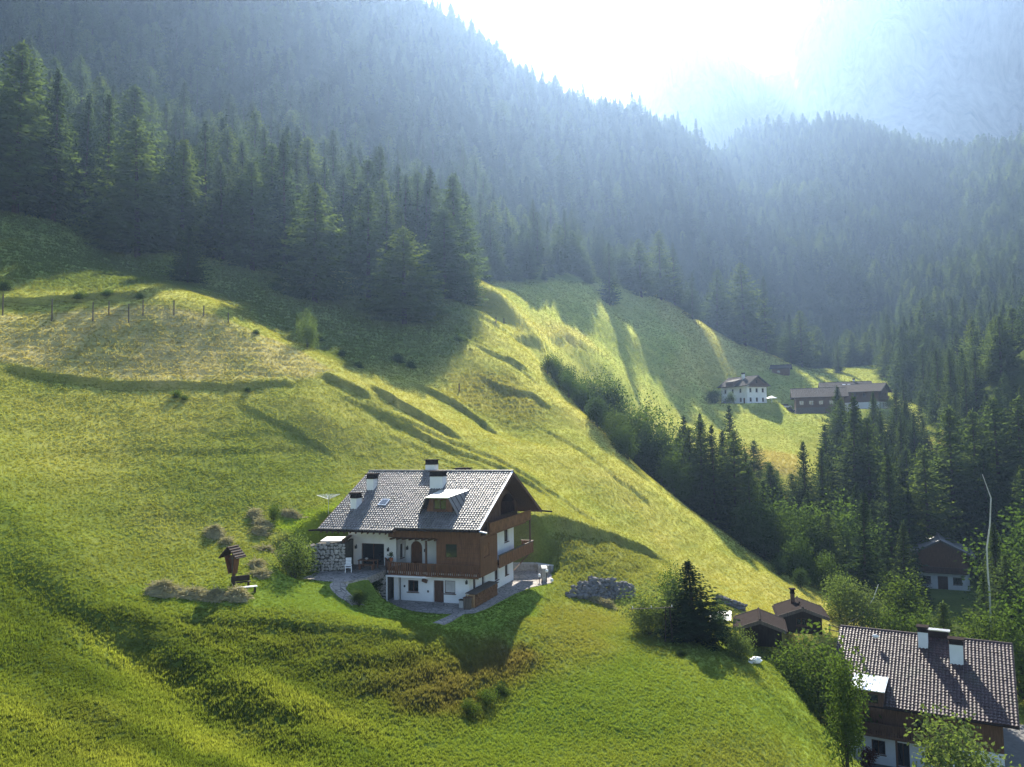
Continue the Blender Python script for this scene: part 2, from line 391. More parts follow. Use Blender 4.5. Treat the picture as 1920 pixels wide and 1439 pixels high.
# ------------------------------------------------------------------ materials
class NT:
    """small helper round a node tree"""
    def __init__(s, name):
        s.m = bpy.data.materials.new(name); s.m.use_nodes = True; s.t = s.m.node_tree; s.t.nodes.clear()
        s.out = s.n('OutputMaterial')
    def n(s, kind, **k):
        nd = s.t.nodes.new('ShaderNode' + kind)
        for a, v in k.items(): setattr(nd, a, v)
        return nd
    def l(s, a, b): s.t.links.new(a, b)
    def noise(s, scale, detail=4, rough=.6, vec=None, dist=0.0):
        nd = s.n('TexNoise'); nd.inputs['Scale'].default_value = scale; nd.inputs['Detail'].default_value = detail
        nd.inputs['Roughness'].default_value = rough; nd.inputs['Distortion'].default_value = dist
        if vec is not None: s.l(vec, nd.inputs['Vector'])
        return nd
    def ramp(s, fac, stops):
        nd = s.n('ValToRGB'); e = nd.color_ramp.elements
        while len(e) < len(stops): e.new(0.5)
        for k, (p, c) in zip(e, stops): k.position = p; k.color = (*c, 1)
        s.l(fac, nd.inputs[0]); return nd
    def mix(s, fac, a, b, mode='MIX'):
        nd = s.n('MixRGB', blend_type=mode)
        for v, i in ((fac, 0), (a, 1), (b, 2)):
            if isinstance(v, (int, float)): nd.inputs[i].default_value = v if i == 0 else (v, v, v, 1)
            elif isinstance(v, tuple): nd.inputs[i].default_value = (*v, 1)
            else: s.l(v, nd.inputs[i])
        return nd.outputs[0]
    def coord(s, which='Object'):
        return s.n('TexCoord').outputs[which]
    def mapping(s, vec, scale=(1, 1, 1), rot=(0, 0, 0)):
        nd = s.n('Mapping'); nd.inputs['Scale'].default_value = scale; nd.inputs['Rotation'].default_value = rot
        s.l(vec, nd.inputs['Vector']); return nd.outputs[0]
    def bump(s, h, strength=.3, dist=.02):
        nd = s.n('Bump'); nd.inputs['Strength'].default_value = strength; nd.inputs['Distance'].default_value = dist
        s.l(h, nd.inputs['Height']); return nd.outputs[0]
    def bsdf(s, col, rough=.8, normal=None, spec=.2, metal=0.0, rough_link=None):
        b = s.n('BsdfPrincipled')
        if isinstance(col, tuple): b.inputs['Base Color'].default_value = (*col, 1)
        else: s.l(col, b.inputs['Base Color'])
        b.inputs['Roughness'].default_value = rough; b.inputs['Specular IOR Level'].default_value = spec; b.inputs['Metallic'].default_value = metal
        if rough_link is not None: s.l(rough_link, b.inputs['Roughness'])
        if normal is not None: s.l(normal, b.inputs['Normal'])
        s.l(b.outputs[0], s.out.inputs[0]); return b
MAT = {}
def leafy(name, col, col2, trans=(1.25, 1.35, .55), mixf=.45, inst=False):
    t = NT(name)
    oi = t.n('ObjectInfo')
    geo = t.n('NewGeometry')
    r = t.mix(oi.outputs['Random'], col, col2)
    r = t.mix(.35, r, t.mix(geo.outputs['Random Per Island'], (.55, .6, .5), (1.45, 1.4, 1.3)), 'MULTIPLY')
    if inst:
        at_ = t.n('Attribute', attribute_type='INSTANCER', attribute_name='tint')
        r = t.mix(.5, at_.outputs['Color'], t.mix(1.0, at_.outputs['Color'], t.mix(geo.outputs['Random Per Island'], (.85, .85, .85), (1.25, 1.25, 1.2)), 'MULTIPLY'))
    d = t.n('BsdfDiffuse'); t.l(r, d.inputs[0])
    tr = t.n('BsdfTranslucent'); t.l(t.mix(1.0, r, trans, 'MULTIPLY'), tr.inputs[0])
    mx = t.n('MixShader'); mx.inputs[0].default_value = mixf
    t.l(d.outputs[0], mx.inputs[1]); t.l(tr.outputs[0], mx.inputs[2]); t.l(mx.outputs[0], t.out.inputs[0])
    MAT[name] = t.m
leafy('spruce', (.030, .050, .027), (.046, .066, .032), (1.7, 1.75, .7), .48)
leafy('larch', (.082, .112, .044), (.050, .078, .038), (1.6, 1.65, .65), .52)
leafy('leaves', (.056, .092, .026), (.076, .106, .032))
leafy('leaves_pale', (.120, .150, .065), (.110, .150, .050))
leafy('leaves_dark', (.040, .064, .027), (.046, .072, .030))
leafy('leaves_red', (.10, .035, .035), (.14, .06, .05))
leafy('grass_blades', (.1, .14, .03), (.1, .14, .03), (1.5, 1.45, .6), .58, inst=True)
leafy('hay', (.30, .275, .165), (.35, .315, .19), (1.1, 1.1, .8), .25)

def simple(name, col, rough=.8, spec=.2, metal=0.0, var=.25, scale=3.0, bump=0.0, bscale=20.0, stretch=(1, 1, 1), island=0.0):
    t = NT(name); co = t.mapping(t.coord('Object'), stretch)
    n1 = t.noise(scale, 5, .65, co)
    lo = tuple(max(c * (1 - var), 0) for c in col); hi = tuple(c * (1 + var) for c in col)
    c = t.ramp(n1.outputs[0], [(.28, lo), (.72, hi)]).outputs[0]
    if island:
        c = t.mix(island, c, t.mix(t.n('NewGeometry').outputs['Random Per Island'], (.45, .45, .47), (1.6, 1.58, 1.5)), 'MULTIPLY')
        c = t.mix(t.ramp(t.noise(.55, 5, .7, co).outputs[0], [(.52, (0, 0, 0)), (.74, (.55, .55, .55))]).outputs[0], c, (.075, .075, .045))
    nm = None
    if bump: nm = t.bump(t.noise(bscale, 4, .6, co).outputs[0], bump, .03)
    t.bsdf(c, rough, nm, spec, metal); MAT[name] = t.m
simple('plaster', (.74, .74, .72), .9, .1, var=.07, scale=1.4, bump=.15, bscale=30)
simple('plaster_blue', (.62, .66, .70), .9, .1, var=.06, scale=1.5)
simple('wood_red', (.150, .070, .036), .65, .25, var=.42, scale=2.2, bump=.35, bscale=9, stretch=(5, 5, .5))
simple('wood_dark', (.105, .056, .036), .7, .25, var=.45, scale=2.2, bump=.35, bscale=9, stretch=(5, 5, .5))
simple('wood_board', (.175, .080, .038), .62, .25, var=.5, scale=1.1, bump=.3, bscale=6, stretch=(2.5, 2.5, 1.2))
simple('wood_grey', (.110, .090, .072), .85, .15, var=.45, scale=2.0, bump=.4, bscale=9, stretch=(4, 4, .5))
simple('wood_black', (.030, .021, .016), .75, .2, var=.4, scale=2.0, bump=.3, bscale=9, stretch=(4, 4, .5))
simple('tile', (.150, .140, .137), .50, .42, var=.3, scale=5.0, bump=.15, bscale=40, island=.45)
simple('tile_red', (.056, .033, .035), .52, .32, var=.32, scale=5.0, bump=.15, bscale=40, island=.45)
simple('tile_grey', (.050, .042, .040), .85, .12, var=.3, scale=4.0)
simple('sheet_metal', (.55, .56, .58), .32, .5, metal=.85, var=.12, scale=2.0)
simple('sheet_dark', (.028, .021, .019), 1.0, .03, var=.3, scale=3)
simple('stone', (.36, .34, .31), .9, .2, var=.45, scale=3.0, bump=.6, bscale=12)
simple('rock', (.165, .16, .158), .92, .2, var=.45, scale=1.6, bump=.8, bscale=7)
simple('mortar', (.09, .085, .075), .95, .1, var=.3)
simple('concrete', (.42, .41, .39), .9, .15, var=.2, scale=2)
simple('asphalt', (.15, .145, .14), .9, .15, var=.2, scale=2)
simple('white_paint', (.80, .80, .79), .5, .4, var=.04)
simple('black_iron', (.015, .015, .017), .5, .4, var=.2)
simple('log', (.20, .105, .052), .85, .15, var=.5, scale=6, bump=.3)
simple('log_end', (.40, .26, .14), .9, .1, var=.35, scale=8)
simple('bark', (.060, .046, .036), .95, .1, var=.4, scale=4, bump=.8, bscale=8, stretch=(2, 2, .5))
simple('dirt', (.15, .11, .085), .95, .1, var=.35, scale=1.2, bump=.4, bscale=8)
simple('red_paint', (.45, .03, .03), .3, .5, var=.05)
simple('car_white', (.75, .76, .78), .25, .6, var=.03)
simple('car_dark', (.03, .035, .05), .25, .6, var=.05)
simple('rubber', (.02, .02, .02), .8, .2)
simple('pale_bark', (.42, .43, .40), .9, .1, var=.25, scale=3)
simple('terracotta', (.32, .11, .05), .8, .2, var=.2)
simple('flower', (.55, .05, .06), .7, .2, var=.3)
# window glass: dark interior seen through a glossy pane
t = NT('glass'); t.bsdf((.018, .022, .026), .04, None, 1.0); MAT['glass'] = t.m
# paving: irregular slabs
t = NT('paving'); co = t.coord('Object')
vo = t.n('TexVoronoi', feature='DISTANCE_TO_EDGE'); vo.inputs['Scale'].default_value = 1.9; t.l(co, vo.inputs['Vector'])
vc = t.n('TexVoronoi'); vc.inputs['Scale'].default_value = 1.9; t.l(co, vc.inputs['Vector'])
sl = t.mix(vc.outputs['Color'], (.25, .225, .205), (.36, .33, .30))
sl = t.mix(.6, sl, t.ramp(t.noise(6, 4, .6, co).outputs[0], [(.3, (.7, .7, .7)), (.7, (1.2, 1.2, 1.2))]).outputs[0], 'MULTIPLY')
ed = t.ramp(vo.outputs['Distance'], [(.02, (0, 0, 0)), (.06, (1, 1, 1))])
t.bsdf(t.mix(ed.outputs[0], (.12, .11, .10), sl), .85, t.bump(ed.outputs[0], .5, .02)); MAT['paving'] = t.m

# meadow: base colour comes from the region colours stored on the sheet
t = NT('meadow'); co = t.coord('Object')
a = t.n('Attribute', attribute_name='soil')
n_big = t.noise(.22, 5, .62, co); n_mid = t.noise(1.3, 5, .65, co); n_fine = t.noise(5.5, 5, .7, co, .4)
c = a.outputs['Color']
c = t.mix(1.0, c, t.ramp(n_big.outputs[0], [(.3, (.80, .86, .80)), (.7, (1.20, 1.12, 1.10))]).outputs[0], 'MULTIPLY')
c = t.mix(1.0, c, t.ramp(n_mid.outputs[0], [(.3, (.88, .90, .88)), (.7, (1.12, 1.1, 1.12))]).outputs[0], 'MULTIPLY')
c = t.mix(1.0, c, t.ramp(n_fine.outputs[0], [(.28, (.76, .78, .74)), (.72, (1.22, 1.2, 1.2))]).outputs[0], 'MULTIPLY')
hb = t.mix(.5, n_fine.outputs[0], n_mid.outputs[0])
d = t.n('BsdfDiffuse'); d.inputs['Roughness'].default_value = 1.0
t.l(c, d.inputs[0]); nb = t.bump(hb, .4, .3); t.l(nb, d.inputs['Normal'])
sh = t.n('BsdfSheen'); sh.inputs['Roughness'].default_value = .45; t.l(t.mix(1.0, c, (3.2, 3.2, 2.4), 'MULTIPLY'), sh.inputs['Color']); t.l(nb, sh.inputs['Normal'])
mx = t.n('AddShader'); t.l(d.outputs[0], mx.inputs[0]); t.l(sh.outputs[0], mx.inputs[1]); t.l(mx.outputs[0], t.out.inputs[0]); MAT['meadow'] = t.m
# far cliffs
t = NT('cliff'); co = t.coord('Object')
n1 = t.noise(.012, 8, .65, co); n2 = t.noise(.05, 6, .7, t.mapping(co, (1, 1, .25)))
t.bsdf(t.ramp(t.mix(.5, n1.outputs[0], n2.outputs[0]), [(.35, (.10, .11, .10)), (.55, (.26, .25, .24)), (.7, (.36, .35, .33))]).outputs[0], .95, t.bump(n2.outputs[0], .35, 10)); MAT['cliff'] = t.m
# ------------------------------------------------------------------ what grows where: colours and lengths on the sheet
# forest front: photo column -> metres forward where the closed wood begins
_FF = np.array([(-900,116),(-600,124),(-250,138),(0,144),(200,150),(330,152),(400,152),(520,153),(640,155),(760,158),(830,170),(870,180),(890,218),(930,240),(1000,258),(1060,282),(1130,308),(1200,330),(1240,346),(1300,360),(1400,368),(1480,364),(1560,366),(1640,340),(1690,285),(1740,225),(1780,190),(1850,184),(1950,180),(2300,165),(3200,150)], float)
def px_of(X, Y): return CW / 2 + F_PX * X / np.maximum(Y, 1) * 0.999
def forest_front(X, Y): return np.interp(px_of(X, Y), _FF[:, 0], _FF[:, 1])
NO_GRASS = []
HAZE_DENSITY = 0.00021
GULLY = [(26,158),(33,139),(40,124),(46,110),(58,101),(72,92),(95,84),(140,90),(150,150),(130,190),(104,214),(84,206),(76,182),(60,168),(44,176),(34,190),(24,190)]
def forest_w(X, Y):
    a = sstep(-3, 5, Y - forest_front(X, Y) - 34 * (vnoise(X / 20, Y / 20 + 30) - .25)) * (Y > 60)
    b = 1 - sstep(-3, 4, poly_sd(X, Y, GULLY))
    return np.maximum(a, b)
def paint(X, Y, Z):
    sh = X.shape; X = X.ravel(); Y = Y.ravel()
    C = np.empty((len(X), 3)); g = np.array
    n = fbm(X / 14, Y / 14, 4) + .5; n2 = fbm(X / 4 + 9, Y / 4, 3) + .5
    yellow, green = g([.225, .215, .075]), g([.112, .142, .034])
    k = np.clip(sstep(55, 95, Y) * .75 + (n - .5) * 1.5 - sstep(-5, -25, -X) * 0, 0, 1)
    C[:] = green + (yellow - green) * k[:, None]
    L = np.full(len(X), .11)                   # grass length
    def put(w, col, ln):
        C[:] = C * (1 - w[:, None]) + g(col) * w[:, None]; L[:] = L * (1 - w) + ln * w
    if Z is not None:   # mown swaths follow the contour lines
        zz = Z.ravel(); st = np.sin(zz * 5.4 + 2.2 * fbm(X / 9, Y / 9, 3)) * .5 + np.sin(zz * 2.3 + 1.3) * .5
        C *= (1 + .085 * st * (1 - sstep(160, 240, Y)))[:, None]
    far = sstep(140, 260, Y)
    put(far * .6, (.135, .165, .045), .13)
    put(region_w(X, Y, 'pasture_shade', 4) * .9, (.078, .105, .036), .22)  # unmown pasture, with the forest-edge shade painted into its darker green
    put(region_w(X, Y, 'greenfoot', 3) * .8, (.098, .142, .030), .12)
    put(region_w(X, Y, 'hayfield', .7), (.25, .225, .122), .14)
    put(region_w(X, Y, 'hayfield', .7) * sstep(.5, .62, n2) * .6, (.20, .20, .09), .20)
    put(region_w(X, Y, 'brownbank', 2.5) * (.35 + .65 * sstep(.4, .6, n2)), (.098, .108, .034), .22)
    put(region_w(X, Y, 'redbank', 1.8) * sstep(.40, .58, n2) * .85, (.100, .084, .042), .22)
    put(region_w(X, Y, 'drybank2', 2) * .7, (.140, .138, .048), .16)
    put(region_w(X, Y, 'lawn', .8), (.108, .150, .030), .06)
    put(region_w(X, Y, 'backlawn', .8) * .8, (.150, .205, .018), .06)
    put(region_w(X, Y, 'strip', .8) * .8, (.150, .19, .03), .07)
    put(region_w(X, Y, 'knoll', 2.5) * .4, (.24, .205, .080), .25)
    put(region_w(X, Y, 'yellow', 2) * .85, (.24, .205, .10), .25)
    put(region_w(X, Y, 'upperdry', 3) * .45, (.25, .215, .09), .25)
    put(region_w(X, Y, 'midrough', 3) * .6, (.165, .150, .055), .28)
    put(region_w(X, Y, 'bankR', 2) * .75, (.108, .120, .042), .22)
    # rough edges below the near ledges, darkened also for the slope's own shade
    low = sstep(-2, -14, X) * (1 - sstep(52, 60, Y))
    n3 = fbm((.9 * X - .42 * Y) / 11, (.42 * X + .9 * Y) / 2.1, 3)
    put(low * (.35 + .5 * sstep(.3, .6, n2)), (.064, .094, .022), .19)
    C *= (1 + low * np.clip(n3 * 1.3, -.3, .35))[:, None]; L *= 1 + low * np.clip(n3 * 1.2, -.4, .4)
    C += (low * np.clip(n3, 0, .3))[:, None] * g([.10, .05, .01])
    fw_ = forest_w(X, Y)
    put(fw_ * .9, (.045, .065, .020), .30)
    return C.reshape(*sh, 3), L.reshape(sh)
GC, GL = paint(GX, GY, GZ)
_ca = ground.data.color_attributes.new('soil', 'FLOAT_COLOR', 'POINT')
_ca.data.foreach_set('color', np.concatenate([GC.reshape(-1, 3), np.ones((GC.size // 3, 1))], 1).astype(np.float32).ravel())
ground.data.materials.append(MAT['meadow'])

# the pale cliffs that close the valley
_MT = np.array([(1050,420),(1150,300),(1215,178),(1232,150),(1290,122),(1340,113),(1385,108),(1440,118),(1505,102),(1517,68),(1532,48),(1562,8),(1590,-40),(1680,-90),(1800,-110),(1920,-120),(2100,-130),(2400,-120),(2800,-60)], float)
_mpx = np.linspace(1050, 2800, 260); _mk = np.linspace(0, 1, 60)
_MP, _MK = np.meshgrid(_mpx, _mk)
_mtop = np.interp(_MP, _MT[:, 0], _MT[:, 1]) + 16 * fbm(_MP / 22, _MP * 0 + 3, 4)
_my = 1500 - 420 * (1 - _MK) ** 1.3 + 290 * fbm(_MP / 160, _MK * 3, 4) + 66 * fbm(_MP / 30, _MK * 2, 3)
_t = (_MP - CW / 2) / F_PX
_zt = np.array([at(a, b, 1500)[2] for a, b in zip(_mpx, _mtop[0])])[None, :]
_mz = 40 + (_zt - 40) * _MK
MX = np.concatenate([_t * _my, (_t * 2100)[-1:]]); MY = np.concatenate([_my, np.full((1, len(_mpx)), 2100.)]); MZ = np.concatenate([_mz, np.full((1, len(_mpx)), 0.)])
mountain = build_grid('mountain', MX, MY, MZ)
mountain.data.materials.append(MAT['cliff']); mountain['kind'] = 'structure'
# ------------------------------------------------------------------ scene helpers
COL = scene.collection
def tag(o, label=None, cat=None, group=None, kind=None):
    for k, v in (('label', label), ('category', cat), ('group', group), ('kind', kind)):
        if v: o[k] = v
    return o
def empty(name, loc=(0, 0, 0), rz=0.0, label=None, cat=None, group=None):
    o = bpy.data.objects.new(name, None); COL.objects.link(o)
    o.location = loc; o.rotation_euler = (0, 0, rz); o.empty_display_size = .3
    return tag(o, label, cat, group)
def mesh_ob(name, verts, faces, mat, parent=None, smooth=False):
    me = bpy.data.meshes.new(name); me.from_pydata([tuple(v) for v in verts], [], [tuple(f) for f in faces]); me.update()
    if smooth: me.polygons.foreach_set('use_smooth', np.ones(len(me.polygons), bool))
    me.materials.append(MAT[mat] if isinstance(mat, str) else mat)
    o = bpy.data.objects.new(name, me); COL.objects.link(o)
    if parent: o.parent = parent
    return o
def link_me(name, me, parent=None, loc=(0, 0, 0), rot=(0, 0, 0), scale=(1, 1, 1)):
    o = bpy.data.objects.new(name, me); COL.objects.link(o); o.parent = parent
    o.location = loc; o.rotation_euler = rot; o.scale = scale
    return o
class MB:
    """collects boxes, prisms and tubes, then links them as one mesh"""
    def __init__(s): s.v, s.f = [], []
    def add(s, vs, fs):
        b = len(s.v); s.v += [tuple(v) for v in vs]; s.f += [tuple(i + b for i in f) for f in fs]; return s
    def box(s, x0, x1, y0, y1, z0, z1):
        return s.add([(x0, y0, z0), (x1, y0, z0), (x1, y1, z0), (x0, y1, z0), (x0, y0, z1), (x1, y0, z1), (x1, y1, z1), (x0, y1, z1)],
                     [(0, 3, 2, 1), (4, 5, 6, 7), (0, 1, 5, 4), (1, 2, 6, 5), (2, 3, 7, 6), (3, 0, 4, 7)])
    def hexa(s, p):
        return s.add(p, [(0, 3, 2, 1), (4, 5, 6, 7), (0, 1, 5, 4), (1, 2, 6, 5), (2, 3, 7, 6), (3, 0, 4, 7)])
    def tube(s, pts, rad, n=6, cap=True):
        pts = [np.array(p, float) for p in pts]; rad = rad if hasattr(rad, '__len__') else [rad] * len(pts)
        rings = []
        for i, p in enumerate(pts):
            d = pts[min(i + 1, len(pts) - 1)] - pts[max(i - 1, 0)]; d = d / (np.linalg.norm(d) + 1e-9)
            a = np.cross(d, [0, 0, 1.0]) if abs(d[2]) < .95 else np.cross(d, [1.0, 0, 0]); a /= np.linalg.norm(a); b = np.cross(d, a)
            rings.append([p + rad[i] * (math.cos(2 * math.pi * k / n) * a + math.sin(2 * math.pi * k / n) * b) for k in range(n)])
        vs = [v for r in rings for v in r]; fs = []
        for i in range(len(pts) - 1):
            for k in range(n):
                fs.append((i * n + k, (i + 1) * n + k, (i + 1) * n + (k + 1) % n, i * n + (k + 1) % n))
        if cap: fs += [tuple(range(n)), tuple(range((len(pts) - 1) * n, len(pts) * n))[::-1]]
        return s.add(vs, fs)
    def poly(s, pts, z0, z1):
        n = len(pts); vs = [(p[0], p[1], z0) for p in pts] + [(p[0], p[1], z1) for p in pts]
        ar = sum(pts[i][0] * pts[(i + 1) % n][1] - pts[(i + 1) % n][0] * pts[i][1] for i in range(n))
        o = range(n) if ar > 0 else range(n)[::-1]; o = list(o)
        fs = [tuple(o)[::-1], tuple(i + n for i in o)]
        for k in range(n):
            a, b = o[k], o[(k + 1) % n]; fs.append((a, b, b + n, a + n))
        return s.add(vs, fs)
    def build(s, name, mat, parent=None, smooth=False): return mesh_ob(name, s.v, s.f, mat, parent, smooth)
    def bx(s, name, mat, parent, *a): return s.box(*a).build(name, mat, parent)
def box(name, mat, parent, x0, x1, y0, y1, z0, z1): return MB().box(x0, x1, y0, y1, z0, z1).build(name, mat, parent)

# ------------------------------------------------------------------ trees
def quads_mesh(name, P, A, B, mat):
    """many small leaf faces: centre-line start P, along A, across B (tapered kites)"""
    n = len(P); v = np.empty((n, 4, 3))
    v[:, 0] = P; v[:, 1] = P + A * .5 + B; v[:, 2] = P + A; v[:, 3] = P + A * .5 - B
    me = bpy.data.meshes.new(name)
    me.vertices.add(n * 4); me.vertices.foreach_set('co', v.ravel())
    me.loops.add(n * 4); me.loops.foreach_set('vertex_index', np.arange(n * 4))
    me.polygons.add(n); me.polygons.foreach_set('loop_start', np.arange(0, n * 4, 4)); me.polygons.foreach_set('loop_total', np.full(n, 4))
    me.update(); me.materials.append(MAT[mat]); return me
def unit(v): return v / (np.linalg.norm(v, axis=-1, keepdims=True) + 1e-9)
def conifer_mesh(seed, H, Rad, kind):
    g = np.random.default_rng(seed); P, A, B = [], [], []
    z = .035 * H if kind == 'spruce' else .04 * H
    lean = g.normal(0, .012, 2)
    step0 = .42 if kind == 'spruce' else .43
    while z < H * .99:
        u = z / H
        prof = (1 - u) ** (.98 if kind == 'spruce' else .74) * (.62 + .38 * min(1, u / .16))
        nb = int(g.integers(6, 9)) if kind == 'spruce' else int(g.integers(6, 9))
        a0 = g.random() * 6.28
        for b in range(nb):
            if g.random() < (.05 if kind == 'spruce' else .14): continue
            az = a0 + b * 6.283 / nb + g.normal(0, .25); Lb = Rad * prof * g.uniform(.66, 1.2) + .12
            d = np.array([math.cos(az), math.sin(az), 0]); sd = np.array([-d[1], d[0], 0])
            up = (.30 * u + .02) - (.38 * (1 - u) if kind == 'spruce' else .10 * (1 - u)) + g.normal(0, .06)
            zb = z + g.normal(0, .12)
            base = np.array([lean[0] * zb, lean[1] * zb, zb])
            m = max(3, int(Lb / (.42 if kind == 'spruce' else .40)))
            t = np.linspace(.16, 1, m) + g.normal(0, .02, m)
            curve = up * t + (.22 * t * t if kind == 'spruce' else .10 * t * t)   # tips lift again
            p = base + (t * Lb)[:, None] * d + (curve * Lb)[:, None] * np.array([0, 0, 1.0])
            wid = (.34 * Lb * (1 - .72 * t) + .17 - .10 * u) * g.uniform(.8, 1.2, m)
            for s in (-1, 1):
                al = sd * s * g.uniform(.7, 1.1, (m, 1)) + d * g.uniform(.45, .9, (m, 1)) + np.array([0, 0, 1.0]) * g.uniform(-.55, -.05, (m, 1))
                al = unit(al) * wid[:, None] * 1.15
                ac = unit(np.cross(al, np.array([0, 0, 1.0]) + g.normal(0, .55, (m, 3)))) * (.13 + .035 * g.random((m, 1)))
                if kind == 'larch': ac = ac * 1.1
                P.append(p); A.append(al); B.append(ac)
            # hanging twigs along the spine
            al = d * .35 + np.array([0, 0, -1.0]) * g.uniform(.4, 1, (m, 1)) + g.normal(0, .25, (m, 3))
            al = unit(al) * (.34 + .3 * g.random((m, 1))) * (1.15 - .75 * u)
            P.append(p); A.append(al); B.append(unit(np.cross(al, sd + g.normal(0, .6, (m, 3)))) * .13)
        z += step0 * g.uniform(.75, 1.2) * (1.0 if u < .75 else .72)
    # leader
    k = 8; zz = np.linspace(H * .93, H, k)
    P.append(np.stack([lean[0] * zz, lean[1] * zz, zz], -1)); al = unit(g.normal(0, .6, (k, 3)) + [0, 0, 1.2]) * .55; A.append(al); B.append(unit(np.cross(al, g.normal(0, 1, (k, 3)))) * .08)
    return quads_mesh('crown', np.concatenate(P), np.concatenate(A), np.concatenate(B), kind), lean
def trunk_mesh(H, r, lean, mat='bark'):
    m = MB(); m.tube([(lean[0] * z, lean[1] * z, z) for z in (-.8, .3, H * .35, H * .7, H * .97)], [r * 1.25, r, r * .75, r * .42, .03], 7)
    o = bpy.data.meshes.new('trunk'); o.from_pydata(m.v, [], m.f); o.update(); o.materials.append(MAT[mat]); return o
def broadleaf_mesh(seed, H, Rad, mat, n=2600, leaf=.26, low=.12, lobes=9, up=1.0, sink=0.0):
    """leaf faces spread through the outer shell of many overlapping clumps"""
    g = np.random.default_rng(seed)
    zc = H * (low + (1 - low) * .5) - sink * H; hh = H * (1 - low) * .5 + sink * H * .6
    C = []
    for k in range(lobes):
        v = unit(g.normal(0, 1, 3)); r = g.uniform(.25, .72)
        C.append((v[0] * Rad * r, v[1] * Rad * r, zc + v[2] * hh * r * .95 * up, g.uniform(.34, .58)))
    C.append((0, 0, zc, .6)); C.append((g.normal(0, .1) * Rad, 0, zc + hh * .55, .40))
    C = np.array(C); pick = g.choice(len(C), n, p=C[:, 3] ** 2 / (C[:, 3] ** 2).sum())
    d = unit(g.normal(0, 1, (n, 3))); rr = g.random(n) ** .42 * (1 + .12 * g.normal(0, 1, n))
    P = C[pick, :3] + d * (C[pick, 3] * rr)[:, None] * np.array([Rad, Rad, hh])
    P[:, 2] = np.maximum(P[:, 2], .08 * H * g.random(n))
    A = unit(d * .7 + g.normal(0, .75, (n, 3)) + [0, 0, -.15]) * (leaf * g.uniform(.7, 1.4, n))[:, None]
    B = unit(np.cross(A, g.normal(0, 1, (n, 3)))) * (leaf * .33 * g.uniform(.7, 1.3, n))[:, None]
    me = quads_mesh('crown', P, A, B, mat)
    m = MB(); m.tube([(0, 0, -.5), (0, 0, H * low + .15), (.04 * Rad, 0, zc)], [.035 * H * .6 + .03, .03 * H * .6 + .02, .03], 6)
    for k in range(min(lobes, 6)): m.tube([(0, 0, H * low), (C[k, 0] * .5, C[k, 1] * .5, (C[k, 2] + H * low) * .55), tuple(C[k, :3])], [.02 * H * .5 + .015, .02, .01], 4)
    tm = bpy.data.meshes.new('trunk'); tm.from_pydata(m.v, [], m.f); tm.update(); tm.materials.append(MAT['bark'])
    return me, tm
PROTO = {'spruce': [], 'larch': []}
for k in range(5): H = 20.0; me, ln = conifer_mesh(100 + k, H, [4.1, 3.5, 4.8, 3.2, 4.2][k], 'spruce'); PROTO['spruce'].append((H, me, trunk_mesh(H, .26, ln)))
for k in range(5): H = 20.0; me, ln = conifer_mesh(200 + k, H, [4.9, 4.3, 5.4, 3.9, 4.6][k], 'larch'); PROTO['larch'].append((H, me, trunk_mesh(H, .28, ln)))
def broad_set(key, mat, seeds, Rad, **kw):
    PROTO[key] = [(8.0,) + broadleaf_mesh(s, 8.0, Rad, mat, **kw) for s in seeds]
broad_set('leafy', 'leaves', (1, 2, 3), 3.3, n=4600, leaf=.25, low=.0, lobes=13, sink=.10)
broad_set('pale', 'leaves_pale', (4, 5, 6), 3.3, n=4400, leaf=.25, low=.0, lobes=13, sink=.10)
broad_set('darkleaf', 'leaves_dark', (7, 8), 3.2, n=4600, leaf=.25, low=.0, lobes=13, sink=.10)
broad_set('scrub', 'leaves', (14, 15, 16), 6.5, n=2600, leaf=.55, low=.0, lobes=14, sink=.22)
broad_set('scrub_dark', 'leaves_dark', (17, 18), 6.5, n=2600, leaf=.55, low=.0, lobes=14, sink=.22)
broad_set('column', 'leaves', (11, 12), 2.2, n=5600, leaf=.21, low=.0, lobes=16)
ALL_TREES = []
def tree(name, kind, x, y, H, label, group=None, var=None, wide=1.0, rz=None, cat='tree', z=None, crown_mat=None):
    i = len(ALL_TREES); ps = PROTO[kind]; h0, cm, tm = ps[(i if var is None else var) % len(ps)]
    z = gz(x, y) if z is None else z
    o = empty(name, (x, y, z - .05), (i * 2.399) % 6.283 if rz is None else rz, label, cat, group)
    s = H / h0; o.scale = (s * wide, s * wide, s)
    c = link_me('crown', cm, o); link_me('trunk', tm, o)
    ALL_TREES.append((o, x, y)); return o
def tree_px(name, kind, px, top, Y, label, group=None, **k):
    """a tree whose tip is seen at this photo point, standing Y metres out on the slope"""
    p = at(px, top, Y); z = gz(p[0], p[1]); H = p[2] - z
    if H < 1.0 or H > 34: print('TREE?', px, top, Y, 'H', round(H, 1))
    return tree(name, kind, p[0], p[1], max(H, 1.0), label, group, z=z, **k)
